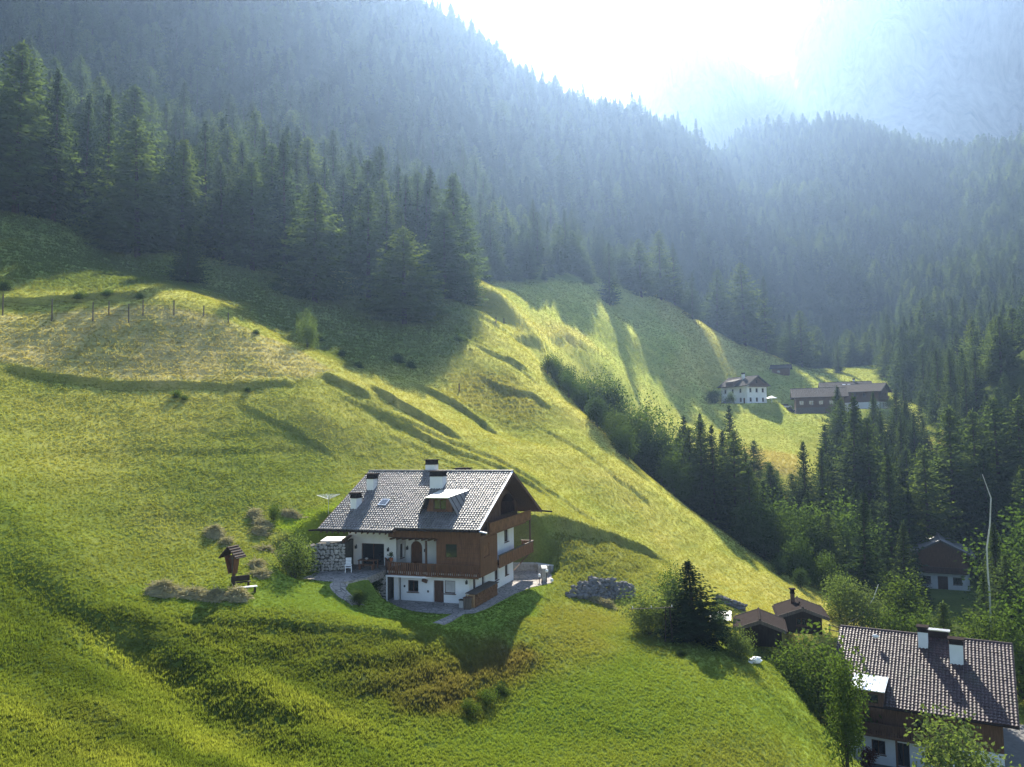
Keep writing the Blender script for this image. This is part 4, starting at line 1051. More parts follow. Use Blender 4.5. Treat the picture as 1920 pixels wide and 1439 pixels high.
# little wooden bird house on the wall
MB().hexa([(-6.3, 1.9, 1.78), (-5.85, 1.9, 1.62), (-5.85, 2.09, 1.62), (-6.3, 2.09, 1.78), (-6.22, 1.9, 2.05), (-5.75, 1.9, 1.9), (-5.75, 2.09, 1.9), (-6.22, 2.09, 2.05)]).build('wall_plaque', 'wood_dark', ch)
# floor slabs and main block
box('floor_slab', 'plaster', ch, -9.6, -1.0, 1.75, 13.7, 2.445, 2.66)
wall('upper_wall', 'plaster', ch, FRONT(5.5), rect(-9.6, -4.71, 2.662, 6.9), [arch(-9.15, -7.95, 2.68, 4.75)], .3)
wall('upper_wall', 'plaster', ch, FRONT(3.5), rect(-14.6, -9.6, 2.3, 7.9), [rect(-13.27, -10.87, 2.7, 4.68)], .35)
wall('upper_wall', 'plaster', ch, RIGHT(-9.6), rect(3.503, 5.49, 2.3, 7.9), [rect(4.25, 4.95, 3.3, 4.6)], .25)
wall('upper_wall', 'plaster', ch, RIGHT(-1.83), rect(6.32, 14.0, 2.67, 5.5), [rect(11.2, 12.4, 4.05, 5.2), rect(8.0, 8.9, 2.75, 4.9)], .3)
box('left_wall', 'plaster', ch, -14.6, -14.3, 3.86, 14.0, 2.0, 8.2)
box('rear_wall', 'plaster', ch, -14.3, -1.84, 13.75, 14.0, 2.67, 5.5); box('rear_wall', 'plaster', ch, -14.3, -4.1, 13.75, 14.0, 5.503, 8.0)
box('inner_floor', 'wood_dark', ch, -14.3, -2.2, 5.85, 13.7, 2.67, 2.75)
box('inner_wall', 'wood_dark', ch, -14.3, -9.9, 6.0, 6.2, 2.76, 8.0)
window(ch, RIGHT(-9.6), 4.25, 4.95, 3.3, 4.6, bars=(0, 0)); window(ch, RIGHT(-1.83), 11.2, 12.4, 4.05, 5.2, mat='wood_dark')
door(ch, RIGHT(-1.83), 8.0, 8.9, 2.75, 4.9, mat='wood_dark')
# arched front door with boards
pl = FRONT(5.5); mb = MB()
for k in range(6):
    u0 = -9.13 + k * .2; um = u0 + .1 + 8.55; top = 4.75 - .6 + math.sqrt(max(.0, .36 - um * um)) - .02
    pl.box(mb, u0 + .006, u0 + .194, 2.69, top, .12, .18)
d = mb.build('door', 'wood_red', ch); d['label'] = 'arched wooden front door'
pl.box(MB(), -8.2, -8.14, 3.6, 3.75, .06, .118).build('handle', 'black_iron', d)
pl.box(MB(), -9.2, -7.9, 2.66, 4.78, .2, .25).build('door_back', 'wood_dark', d)
# garage-wide glazed opening with sliding doors behind the terrace table
g_ = window(ch, FRONT(3.5), -13.27, -10.87, 2.7, 4.68, n=.2, mat='wood_dark', bars=(1, 0), sill=False); g_['label'] = 'wide dark glazed terrace door'
wall('arch_niche', 'wood_dark', ch, Plane((0, 3.47, 0), (1, 0, 0), (0, 1, 0)), arch(-14.5, -14.25, 2.9, 4.6), [], .02)
# wooden oriel
bxp = FRONT(1.95)
wall('oriel_front', 'wood_red', ch, bxp, rect(-4.7, -.75, 2.3, 5.56), [rect(-4.04, -2.86, 3.9, 5.16)], .18)
wall('oriel_side', 'wood_red', ch, RIGHT(-.75), rect(1.953, 6.3, 2.3, 5.56), [rect(3.0, 4.2, 3.92, 5.02)], .18)
box('oriel_side', 'wood_red', ch, -4.88, -4.703, 2.0, 5.49, 2.67, 5.56); box('oriel_side', 'wood_red', ch, -1.82, -.94, 6.12, 6.3, 2.67, 5.56)
box('oriel_floor', 'wood_dark', ch, -4.6, -.95, 2.14, 6.1, 2.3, 2.44)
w = window(ch, bxp, -4.04, -2.86, 3.9, 5.16, n=.06, mat='wood_red', bars=(0, 0))
w = window(ch, RIGHT(-.75), 3.0, 4.2, 3.92, 5.02, n=.06, mat='wood_red', bars=(0, 0)); RIGHT(-.75).box(MB(), 3.06, 4.14, 3.98, 4.96, .02, .05).build('shutter', 'wood_board', w)
for k in range(8):
    z = 2.36 + k * .4
    if z < 5.4:
        m = MB(); bxp.box(m, -4.72, -.735, z, z + .03, -.018, -.001) if not 3.8 < z < 5.2 else (bxp.box(m, -4.72, -4.12, z, z + .03, -.018, -.001), bxp.box(m, -2.78, -.735, z, z + .03, -.018, -.001))
        m.build('board_joint', 'wood_dark', ch)
# timber band under the eaves
box('timber_band', 'wood_red', ch, -9.58, -.72, 1.93, 2.2, 5.565, 6.55)
box('timber_band', 'wood_red', ch, -.98, -.72, 2.203, 14.6, 5.60, 5.80)
box('soffit', 'wood_dark', ch, -9.58, -4.9, 2.21, 5.49, 5.5, 5.62)
for k in range(8):
    x = -9.2 + k * .62
    if x < -4.8: box('bracket', 'wood_dark', ch, x - .07, x + .07, 1.6, 5.4, 5.36, 5.498)
box('balcony_post', 'wood_dark', ch, -5.85, -5.70, 1.72, 1.88, 2.66, 5.36)
# gable wall with the arched loggia
def gable_pts(y0, y1, z0, off): return [(y0, z0), (y1, z0), (y1, roof_z(y1) - off), (RD / 2, RZ - off), (y0, roof_z(y0) - off)]
wall('gable_wall', 'wood_dark', ch, RIGHT(-1.80), gable_pts(2.21, 15.2, 5.51, .26), [arch(10.2, 14.4, 6.75, 8.75)], .25)
box('loggia_side', 'wood_dark', ch, -3.89, -2.06, 15.0, 15.15, 5.6, 7.7); box('loggia_back', 'wood_dark', ch, -4.0, -3.9, 9.0, 15.0, 5.6, 8.9); box('loggia_floor', 'wood_dark', ch, -3.89, -2.1, 9.0, 15.0, 5.6, 5.7)
for k in range(13):
    y = 2.7 + k * .98; zt = roof_z(y) - .3
    if abs(y - 12.3) > 2.2: box('batten', 'wood_dark', ch, -1.797, -1.765, y - .03, y + .03, 6.75, zt)
wall('gable_wall', 'wood_dark', ch, Plane((-14.62, 0, 0), (0, 1, 0), (1, 0, 0)), gable_pts(3.6, 14, 6.5, .26), [], .02)
# railings
def railing(name, p0, p1, z0, z1, mat, board=.2, gap=.045, holes=True, parent=ch, out=(0, -1)):
    p0, p1 = np.array(p0, float), np.array(p1, float); L = np.linalg.norm(p1 - p0); d = (p1 - p0) / L
    pl = Plane((p0[0], p0[1], 0), (d[0], d[1], 0), (-out[0], -out[1], 0)); m = MB(); n = max(1, int(L / board)); w = L / n
    for k in range(n):
        sh = .03 if (holes and k % 4 in (1, 2)) else 0
        pl.box(m, k * w + gap / 2 + sh, (k + 1) * w - gap / 2 - sh, z0 + .05, z1 - .08, 0, .035)
    r = empty(name); r.parent = parent
    b = m.build('board_panel', mat, r); b['kind'] = 'stuff'
    pl.box(MB(), -.04, L + .04, z1 - .08, z1, -.05, .09).build('handrail', mat, r)
    pl.box(MB(), -.02, L + .02, z0 - .04, z0 + .08, -.02, .06).build('bottom_rail', mat, r)
    return r
railing('front_railing', (-9.35, 1.45), (-.72, 1.45), 2.32, 3.42, 'wood_red')
railing('end_railing', (-10.6, 3.2), (-9.38, 1.47), 2.72, 3.5, 'wood_red', out=(-.7, -.5))
box('balcony_floor', 'wood_dark', ch, -9.6, -.8, 1.5, 5.48, 2.663, 2.70)
m = MB(); m.box(-9.5, -5.9, 1.25, 1.42, 2.16, 2.30); m.build('white_fascia', 'white_paint', ch)
m = MB(); m.hexa([(-5.9, 1.25, 2.16), (-5.2, 1.75, 2.16), (-5.2, 1.9, 2.16), (-5.9, 1.42, 2.16), (-5.9, 1.25, 2.30), (-5.2, 1.75, 2.30), (-5.2, 1.9, 2.30), (-5.9, 1.42, 2.30)]).build('white_fascia', 'white_paint', ch)
for k in range(9): box('joist', 'wood_dark', ch, -9.0 + k * .98, -8.84 + k * .98, 1.44, 2.08, 2.31, 2.44)
def panelled(name, x, y0, y1, z0, z1, n, mat='wood_board'):
    r = empty(name); r.parent = ch; pl = RIGHT(x); w = (y1 - y0) / n
    me = None
    for k in range(n):
        if me is None:
            o = pl.box(MB(), .015, w - .015, z0 + .04, z1 - .09, 0, .05).build('panel', mat, r); me = o.data
        else: o = link_me('panel', me, r)
        o.location = (0, y0 + k * w, 0)
    pl.box(MB(), y0 - .03, y1 + .03, z1 - .09, z1, -.05, .10).build('handrail', 'wood_grey' if z1 < 4 else mat, r)
    pl.box(MB(), y0 - .02, y1 + .02, z0 - .05, z0 + .04, -.02, .07).build('bottom_rail', mat, r)
    return r
panelled('side_railing', -.60, 6.35, 16.6, 2.45, 3.58, 6); panelled('gable_railing', -.62, 4.1, 16.0, 5.84, 6.76, 6)
railing('end_railing', (-.62, 16.62), (-1.9, 16.62), 2.5, 3.58, 'wood_red', holes=False, out=(0, 1))
box('side_balcony_floor', 'wood_dark', ch, -1.82, -.66, 6.33, 16.6, 2.46, 2.66)
box('side_balcony_floor', 'wood_dark', ch, -1.79, -.68, 4.1, 15.9, 5.81, 5.90)
box('gable_post', 'wood_dark', ch, -.80, -.66, 15.85, 16.0, 2.67, 6.9); box('gable_post', 'wood_dark', ch, -.86, -.70, 4.0, 4.18, 5.81, 6.9)
MB().hexa([(-.9, 16.3, 2.44), (-.75, 16.3, 2.44), (-.75, 16.45, 2.44), (-.9, 16.45, 2.44), (-1.9, 13.75, .9), (-1.75, 13.75, .9), (-1.75, 13.9, .9), (-1.9, 13.9, .9)]).build('brace', 'wood_dark', ch)
# lanterns
for x, y, z in ((-13.75, 3.4, 4.35), (-10.4, 3.4, 4.2), (-9.45, 5.4, 4.1), (-7.6, 5.4, 3.95), (-2.0, 1.9, 1.9)):
    ln = MB().box(x - .08, x + .08, y - .09, y + .07, z - .17, z + .1).build('lantern', 'black_iron', ch)
    MB().box(x - .03, x + .03, y + .02, y + .097, z + .1, z + .2).build('bracket', 'black_iron', ln)
# roof
rf = empty('roof'); rf.parent = ch
for sgn in (1, -1):
    y0 = 0 if sgn > 0 else RD
    MB().hexa([(-RL, y0, EZ - .2), (0, y0, EZ - .2), (0, RD / 2 - sgn * .001, RZ - .2), (-RL, RD / 2 - sgn * .001, RZ - .2), (-RL, y0, EZ - .02), (0, y0, EZ - .02), (0, RD / 2 - sgn * .001, RZ - .02), (-RL, RD / 2 - sgn * .001, RZ - .02)]).build('roof_deck', 'wood_dark', rf)
# the left half of the eave comes a little further down
MB().hexa([(-RL, -.42, EZ - .41), (-8.0, -.42, EZ - .41), (-7.6, -.001, EZ - .205), (-RL, -.001, EZ - .205), (-RL, -.42, EZ - .23), (-8.0, -.42, EZ - .23), (-7.6, -.001, EZ - .025), (-RL, -.001, EZ - .025)]).build('roof_deck', 'wood_dark', rf)
DX0, DX1 = -6.2, -3.05
def keep_main(u, w):
    x = -RL + u; y = w * CP
    return not (-5.9 < x < -3.5 and 2.3 < y < 5.5)
tile_sheet('roof_tiles', 'tile', rf, (-RL, 0, EZ), (1, 0, 0), (0, CP, SP), RL - .05, SL - .05, keep=keep_main)
tile_sheet('roof_tiles', 'tile', rf, (-RL, -.42, EZ - .21), (1, 0, 0), (0, CP, SP), 7.5, .47)
tile_sheet('roof_tiles', 'tile', rf, (0, RD, EZ), (-1, 0, 0), (0, -CP, SP), RL - .05, SL - .05, tw=.45, th=.6)
m = MB()
for k in range(34): x = -RL + k * RL / 34; m.tube([(x, RD / 2, RZ + .03), (x + RL / 34 + .05, RD / 2, RZ + .05)], .13, 8)
m.build('ridge_tiles', 'tile', rf)['kind'] = 'stuff'
for x, mt in ((-RL - .04, 'wood_dark'), (0.002, 'wood_dark')):
    for sgn in (1, -1):
        y0 = -.05 if sgn > 0 else RD + .05
        MB().hexa([(x, y0, EZ - .30), (x + .05, y0, EZ - .30), (x + .05, RD / 2, RZ - .30), (x, RD / 2, RZ - .30), (x, y0, EZ + .04), (x + .05, y0, EZ + .04), (x + .05, RD / 2, RZ + .05), (x, RD / 2, RZ + .05)]).build('verge_board', mt, rf)
MB().hexa([(-.10, -.02, EZ + .055), (.07, -.02, EZ + .055), (.07, RD / 2, RZ + .065), (-.10, RD / 2, RZ + .065), (-.10, -.02, EZ + .085), (.07, -.02, EZ + .085), (.07, RD / 2, RZ + .095), (-.10, RD / 2, RZ + .095)]).build('verge_flashing', 'sheet_metal', rf)
MB().tube([(-RL - .15, -.50, EZ - .30), (-7.9, -.50, EZ - .30)], .085, 8).tube([(-7.7, -.08, EZ - .12), (.1, -.08, EZ - .10)], .085, 8).build('gutter', 'sheet_dark', rf)
MB().tube([(.05, -.08, EZ - .10), (.75, -.15, EZ - .22)], .09, 8).build('gutter_spout', 'sheet_metal', rf)
MB().tube([(.05, RD + .02, EZ - .10), (1.2, RD + .05, EZ - .16)], .09, 8).build('gutter_spout', 'sheet_dark', rf)
MB().tube([(-RL - .1, -.5, EZ - .30), (-RL - .85, -.55, EZ - .36)], .08, 8).build('gutter_spout', 'sheet_dark', rf)
me = None
for k in range(26):
    x = -RL + .3 + k * .59; yb = -.38 if x < -8 else .04
    if me is None: o = MB().hexa([(-.06, 0, -.16), (.06, 0, -.16), (.06, 2.3, -.16 + 2.3 * .5036), (-.06, 2.3, -.16 + 2.3 * .5036), (-.06, 0, 0), (.06, 0, 0), (.06, 2.3, 2.3 * .5036), (-.06, 2.3, 2.3 * .5036)]).build('rafter_end', 'wood_dark', rf); me = o.data
    else: o = link_me('rafter_end', me, rf)
    o.location = (x, yb, EZ - .203 + yb * .5036)
# chimneys, skylight, dormer
for x, y, wx, wy, hgt in ((-13.45, 2.95, .62, 1.0, 1.05), (-13.4, 5.9, .72, .95, 1.15), (-6.62, 6.35, 1.3, 1.0, 1.18), (-8.9, 9.8, 1.0, .9, 1.15), (-5.5, 9.7, 1.3, .9, .28)):
    zf = roof_z(y - wy / 2 if y < 8.8 else y)
    chimney(rf, x, y, zf - .9, zf + hgt, wx, wy)
def slope_box(name, mat, par, x0, x1, y0, y1, h0, h1):
    n = np.array([0, -SP, CP]); P = lambda x, y, h: tuple(np.array([x, y, roof_z(y)]) + n * h)
    return MB().hexa([P(x0, y0, h0), P(x1, y0, h0), P(x1, y1, h0), P(x0, y1, h0), P(x0, y0, h1), P(x1, y0, h1), P(x1, y1, h1), P(x0, y1, h1)]).build(name, mat, par)
sk = slope_box('skylight', 'sheet_metal', rf, -11.25, -10.42, 3.05, 4.0, -.02, .16)
slope_box('pane', 'glass', sk, -11.15, -10.52, 3.15, 3.9, .162, .17)
an = MB().tube([(-12.75, 5.7, 9.4), (-12.75, 5.7, 10.6)], .02, 5).tube([(-13.0, 5.7, 10.4), (-12.5, 5.7, 10.4)], .012, 4).tube([(-12.95, 5.7, 10.1), (-12.55, 5.7, 10.1)], .012, 4).build('antenna', 'black_iron', rf)
dm = empty('dormer'); dm.parent = rf
ft, bt = roof_z(2.35), roof_z(5.6)
zt = bt + .05
wall('dormer_front', 'wood_red', dm, FRONT(2.35), [(-6.0, ft - .1), (-3.35, ft - .1), (-3.75, zt - .32), (-5.6, zt - .32)], [rect(-5.3, -4.05, ft + .2, zt - .55)], .2)
window(dm, FRONT(2.35), -5.3, -4.05, ft + .2, zt - .55, n=.1, mat='wood_dark')
MB().hexa([(-5.75, 1.75, zt - .42), (-3.6, 1.75, zt - .42), (-3.15, 5.75, zt - .03), (-6.1, 5.75, zt - .03), (-5.75, 1.75, zt - .33), (-3.6, 1.75, zt - .33), (-3.15, 5.75, zt + .06), (-6.1, 5.75, zt + .06)]).build('dormer_roof', 'sheet_metal', dm)
for s, xa, xb, xc in ((0, -5.75, -6.55, -6.1), (1, -3.6, -2.75, -3.15)):
    MB().add([(xa, 1.75, zt - .345), (xb, 1.95, ft - .18), (xc, 5.75, zt + .045), (xa, 1.75, zt - .44), (xb, 1.95, ft - .28), (xc, 5.75, zt - .06)], [(0, 1, 2), (3, 5, 4), (0, 3, 4, 1), (1, 4, 5, 2), (2, 5, 3, 0)]).build('dormer_cheek', 'tile', dm)
    for k in range(5):
        t = (k + .5) / 5; a = np.array([xa, 1.75, zt - .345]) * (1 - t) + np.array([xc, 5.75, zt + .045]) * t; b = np.array([xb, 1.95, ft - .18]) * (1 - t) + np.array([xc, 5.75, zt + .045]) * t
        MB().tube([a + [0, 0, .03], b + [0, 0, .03]], .03, 4).build('seam', 'sheet_dark', dm)
# paving, path
def ring_sheet(name, mat, poly, z, th=.06):
    o = MB().poly([tuple(p[:2]) for p in poly], z - th, z).build(name, mat); o['kind'] = 'structure'; return o
lowp = [hw(*p) for p in PATIO_LOW]; ring_sheet('lower_patio', 'paving', lowp, H_O[2] + .01, .5)
upp = [hw(*p) for p in PATIO_UP]; ring_sheet('upper_patio', 'paving', upp, H_O[2] + 2.71, .6)
def ribbon(name, mat, pts, width, lift=.05):
    """a path laid on the slope"""
    p = np.array([q[:2] for q in pts], float); t = np.linspace(0, len(p) - 1, (len(p) - 1) * 8 + 1)
    def cr(i):
        out = []
        for tt in t:
            k = min(int(tt), len(p) - 2); f = tt - k; a, b, c, d = p[max(k - 1, 0)], p[k], p[k + 1], p[min(k + 2, len(p) - 1)]
            out.append(.5 * ((2 * b) + (c - a) * f + (2 * a - 5 * b + 4 * c - d) * f * f + (3 * b - a - 3 * c + d) * f ** 3))
        return np.array(out)
    q = cr(0); d = np.gradient(q, axis=0); d /= np.linalg.norm(d, axis=1)[:, None] + 1e-9; nn = np.stack([-d[:, 1], d[:, 0]], -1)
    rows = [q + nn * width * s for s in (-.5, -.17, .17, .5)]
    V = []; k = len(q)
    for r in rows: V += [(a[0], a[1], z + lift) for a, z in zip(r, sheet_h(r[:, 0], r[:, 1]))]
    for r in (rows[0], rows[-1]): V += [(a[0], a[1], z - .3) for a, z in zip(r, sheet_h(r[:, 0], r[:, 1]))]
    Fc = [(j * k + i, j * k + i + 1, (j + 1) * k + i + 1, (j + 1) * k + i) for j in range(3) for i in range(k - 1)]
    Fc += [(4 * k + i, 4 * k + i + 1, i + 1, i) for i in range(k - 1)] + [(3 * k + i, 3 * k + i + 1, 5 * k + i + 1, 5 * k + i) for i in range(k - 1)]
    o = mesh_ob(name, V, Fc, mat); o['kind'] = 'structure'; NO_GRASS.append([tuple(a) for a in rows[0]] + [tuple(a) for a in rows[-1][::-1]]); return o
ribbon('garden_path', 'paving', [hit(*p) for p in ((655, 1079), (640, 1092), (632, 1102), (640, 1112), (655, 1124), (672, 1136))], 1.15, .06)
ribbon('garden_path', 'paving', [hit(*p) for p in ((862, 1150), (845, 1160), (822, 1171))], .9, .06)
# ------------------------------------------------------------------ stone walls beside the chalet
def hp(x, y, z): q = hw(x, y); return (q[0], q[1], H_O[2] + z)
def stone_wall(name, label, p0, p1, z0, z1, th=.5, size=.30, seed=1, top=None):
    """rubble stones set in mortar; p0,p1 local house points; face to the right of travel"""
    a, b = np.array(hw(*p0)), np.array(hw(*p1)); L = np.linalg.norm(b - a); d = (b - a) / L; n = np.array([d[1], -d[0]]); g = np.random.default_rng(seed)
    root = empty(name, (a[0], a[1], H_O[2] + z0), math.atan2(d[1], d[0]), label, 'wall'); H = z1 - z0
    t1 = H if top is None else top
    MB().hexa([(0, 0, 0), (L, 0, 0), (L, th, 0), (0, th, 0), (0, 0, H), (L, 0, t1), (L, th, t1), (0, th, H)]).build('mortar_core', 'mortar', root)
    V, Fc = [], []; z = .05
    while z < max(H, t1) - .05:
        x = g.uniform(-.1, .05)
        while x < L:
            s = size * g.uniform(.65, 1.35); hz = size * g.uniform(.6, 1.0)
            if z < (H + (t1 - H) * x / L) - .08:
                v, f = sphere_pts((min(x + s / 2, L - .05), .0, z + g.normal(0, .05)), s * .46, 7, 5, (1, .5, hz / s), .14, int(g.integers(1e6)))
                k = len(V); V += v; Fc += [tuple(i + k for i in q) for q in f]
            x += s * .95
        z += size * .78
    o = mesh_ob('stones', V, Fc, 'stone', root); o['kind'] = 'stuff'; return root
stone_wall('stone_wall', 'tall rubble stone wall between leafy bush and white terrace wall', (-15.3, -.75), (-12.9, -.05), 2.6, 5.15, th=3.2, seed=1, size=.34)
stone_wall('stone_wall', 'rubble stone return wall half hidden behind the leafy bush', (-17.4, -2.7), (-15.32, -.8), 2.3, 4.2, th=1.2, seed=2, size=.34, top=2.75)
stone_wall('stone_wall', 'short rubble stone pier under the balcony corner', (-10.7, 1.3), (-9.6, 1.3), -.5, 2.3, th=1.6, seed=3, size=.32)
rt_ = empty('terrace_lean_to', hp(0, 0, 0), -H_YAW, 'flat white cover with dark beam on top of the stone wall', 'cover')
MB().hexa([(-15.6, .3, 5.2), (-13.3, .8, 5.2), (-14.0, 3.3, 5.26), (-16.4, 2.6, 5.26), (-15.6, .3, 5.24), (-13.3, .8, 5.24), (-14.0, 3.3, 5.3), (-16.4, 2.6, 5.3)]).build('roof_sheet', 'white_paint', rt_)
MB().hexa([(-13.3, .2, 5.16), (-13.0, .2, 5.16), (-14.2, 3.4, 5.16), (-14.5, 3.4, 5.16), (-13.3, .2, 5.45), (-13.0, .2, 5.45), (-14.2, 3.4, 5.45), (-14.5, 3.4, 5.45)]).build('beam', 'wood_dark', rt_)
# terrace parapet at the far corner with white globe lamps
pr = empty('parapet_wall', hp(0, 0, 0), -H_YAW, 'stone parapet with round white lamps at the sunny patio corner', 'wall')
for i, (x0, y0, x1, y1, h) in enumerate(((-3.5, 18.6, -1.4, 19.3, .75), (-1.35, 19.3, .9, 18.2, .75), (.9, 15.2, 1.55, 13.4, 1.25), (-.2, 16.9, .9, 17.1, .95))):
    d = np.array([x1 - x0, y1 - y0]); d = d / np.linalg.norm(d); n = np.array([-d[1], d[0]]) * .22
    MB().hexa([(x0 - n[0], y0 - n[1], -.4), (x1 - n[0], y1 - n[1], -.4), (x1 + n[0], y1 + n[1], -.4), (x0 + n[0], y0 + n[1], -.4), (x0 - n[0], y0 - n[1], h), (x1 - n[0], y1 - n[1], h), (x1 + n[0], y1 + n[1], h), (x0 + n[0], y0 + n[1], h)]).build('stone_block', 'stone', pr)
    n = n * 1.25
    MB().hexa([(x0 - n[0], y0 - n[1], h + .002), (x1 - n[0], y1 - n[1], h + .002), (x1 + n[0], y1 + n[1], h + .002), (x0 + n[0], y0 + n[1], h + .002), (x0 - n[0], y0 - n[1], h + .07), (x1 - n[0], y1 - n[1], h + .07), (x1 + n[0], y1 + n[1], h + .07), (x0 + n[0], y0 + n[1], h + .07)]).build('coping', 'concrete', pr)
for i, (x, y, z, lb) in enumerate(((1.15, 12.9, .55, 'white globe lamp nearest to the lawn at the patio corner'), (1.75, 13.4, .95, 'white globe lamp on the tall parapet pier'), (2.35, 13.15, .1, 'white globe lamp low at the tip of the patio'))):
    o = empty('globe_lamp', hp(x, y, 0), -H_YAW, lb, 'lamp', 'globe lamps at the patio corner')
    MB().tube([(0, 0, -.1), (0, 0, z)], .035, 6).build('stem', 'black_iron', o)
    v, f = sphere_pts((0, 0, z + .15), .17, 12, 8); mesh_ob('globe', v, f, 'white_paint', o, True)
# woodpile, bin, chopping block
wp = empty('woodpile', hp(-1.15, .75, .03), -H_YAW, 'long stack of split firewood along the chalet side wall', 'woodpile'); g = np.random.default_rng(5)
V, Fc, V2, F2 = [], [], [], []; m1, m2 = MB(), MB()
for r in range(8):
    for c in range(40):
        y = .1 + c * .135 + (r % 2) * .067 + g.normal(0, .01); z = .08 + r * .135; rr = g.uniform(.055, .078)
        if r >= 6 and c < 4: continue
        m1.tube([(-.42, y, z), (.40 + g.normal(0, .03), y, z)], rr, 6)
o = m1.build('logs', 'log', wp); o['kind'] = 'stuff'
m2 = MB()
for r in range(8):
    for c in range(5): m2.tube([(-.40 + c * .17, -.02, .08 + r * .135), (-.40 + c * .17, .08, .08 + r * .135)], .07, 6)
m2.build('end_logs', 'log_end', wp)['kind'] = 'stuff'
MB().hexa([(-.5, -.05, 1.16), (.5, -.05, 1.12), (.5, 5.6, 1.12), (-.5, 5.6, 1.16), (-.5, -.05, 1.2), (.5, -.05, 1.16), (.5, 5.6, 1.16), (-.5, 5.6, 1.2)]).build('cover_board', 'wood_grey', wp)
o = empty('planter_box', hp(-1.25, .28, 0), -H_YAW, 'upright wooden tub at the near end of the woodpile', 'tub')
MB().hexa([(-.26, -.2, 0), (.26, -.2, 0), (.26, .2, 0), (-.26, .2, 0), (-.3, -.24, .95), (.3, -.24, .95), (.3, .24, .95), (-.3, .24, .95)]).build('tub_body', 'wood_grey', o); MB().box(-.32, .32, -.26, .26, .952, 1.0).build('rim', 'wood_dark', o)
o = empty('bin', hp(-1.95, .72, 0), -H_YAW, 'grey metal bin left of the woodpile', 'bin')
MB().box(-.2, .2, -.18, .18, 0, .62).build('bin_body', 'concrete', o); MB().box(-.22, .22, -.2, .2, .622, .70).build('lid', 'sheet_dark', o)
# terrace furniture
def garden_chair(x, y, z, rz, label):
    o = empty('garden_chair', hp(x, y, z), rz, label, 'chair')
    for sx in (-.26, .26):
        MB().box(sx - .025, sx + .025, -.28, -.23, 0, .62).build('leg', 'white_paint', o); MB().box(sx - .025, sx + .025, .22, .27, 0, .42).build('leg', 'white_paint', o)
        MB().box(sx - .04, sx + .04, -.30, .28, .621, .66).build('armrest', 'white_paint', o)
    MB().box(-.25, .25, -.27, .25, .40, .44).build('seat', 'white_paint', o)
    bk = empty('backrest'); bk.parent = o
    for k in range(6): zz = .5 + k * .12; MB().hexa([(-.25, .25 + k * .035, zz), (.25, .25 + k * .035, zz), (.25, .28 + k * .035, zz), (-.25, .28 + k * .035, zz), (-.25, .28 + k * .035, zz + .09), (.25, .28 + k * .035, zz + .09), (.25, .31 + k * .035, zz + .09), (-.25, .31 + k * .035, zz + .09)]).build('slat', 'white_paint', bk)
    return o
garden_chair(-12.25, -.45, 2.72, -H_YAW + .5, 'white reclining garden chair by the rubble stone wall')
o = empty('garden_table', hp(-11.6, 1.9, 2.72), -H_YAW, 'reddish wooden table in front of the wide terrace door', 'table')
MB().box(-.85, .85, -.45, .45, .70, .75).build('tabletop', 'wood_red', o)
for sx in (-.75, .75):
    for sy in (-.36, .36): MB().box(sx - .04, sx + .04, sy - .04, sy + .04, 0, .698).build('leg', 'wood_red', o)
o = empty('garden_bench', hp(-11.3, 1.0, 2.72), -H_YAW, 'reddish bench on the near side of the terrace table', 'bench')
MB().box(-.8, .8, -.16, .16, .42, .47).build('seat', 'wood_red', o)
for sx in (-.65, .65): MB().box(sx - .05, sx + .05, -.13, .13, 0, .418).build('leg', 'wood_red', o)
o = empty('bowl', hp(-11.75, 1.85, 3.472), 0, 'pale bowl standing on the terrace table', 'bowl')
v, f = sphere_pts((0, 0, .1), .16, 10, 6, (1, 1, .6)); mesh_ob('bowl_body', v, f, 'concrete', o, True)
for i, (x, y, z, lb) in enumerate(((-9.2, 1.75, 3.45, 'potted plant hanging at the left balcony end'), (-10.05, 3.1, 2.72, 'terracotta pot with a plant at the terrace corner'))):
    o = empty('potted_plant', hp(x, y, z), 0, lb, 'plant'); MB().tube([(0, 0, 0), (0, 0, .3)], [.13, .18], 8).build('pot', 'terracotta', o)
    me, tm = broadleaf_mesh(70 + i, .6, .3, 'leaves', 120, .12, .1, 4); c = link_me('foliage', me, o); c.location = (0, 0, .25)

# ------------------------------------------------------------------ bushes at the house
T('bush', 'pale', 552, 994, 66.0, 'tall light leafy bush in front of the rubble stone wall', cat='bush', wide=1.25)
p = hw(-15.9, -1.9); tree('bush', 'darkleaf', p[0], p[1], 2.9, 'dark climbing bush against the stone wall', cat='bush', wide=1.6)
p = hit(674, 1136); tree('bush', 'column', p[0], p[1], 1.35, 'round clipped shrub beside the curved garden path', cat='bush', wide=2.3)
p = hit(514, 976); tree('bush', 'leafy', p[0], p[1], 1.7, 'small green bush above the hay heaps near the bed', cat='bush', wide=1.1)
p = hw(-10.4, .4); tree('bush', 'darkleaf', p[0], p[1], 2.1, 'dark ivy shrub at the stone pier under the balcony', cat='bush', wide=1.4, z=H_O[2] + .8)

# ------------------------------------------------------------------ rotary clothes dryer
p = hit(616, 962); o = empty('rotary_dryer', (p[0], p[1], p[2]), .4, 'white rotary clothes dryer on the lawn behind the chalet', 'clothes dryer')
MB().tube([(0, 0, -.2), (0, 0, 1.75)], .03, 6).build('post', 'sheet_metal', o)
for k in range(4):
    a = k * math.pi / 2; MB().tube([(0, 0, 1.35), (1.15 * math.cos(a), 1.15 * math.sin(a), 1.78)], .022, 5).build('arm', 'white_paint', o)
m = MB()
for rr in (.35, .55, .75, .95, 1.12):
    q = [(rr * math.cos(k * math.pi / 2), rr * math.sin(k * math.pi / 2), 1.37 + rr * .37) for k in range(5)]; m.tube(q, .009, 4, False)
m.build('lines', 'white_paint', o)

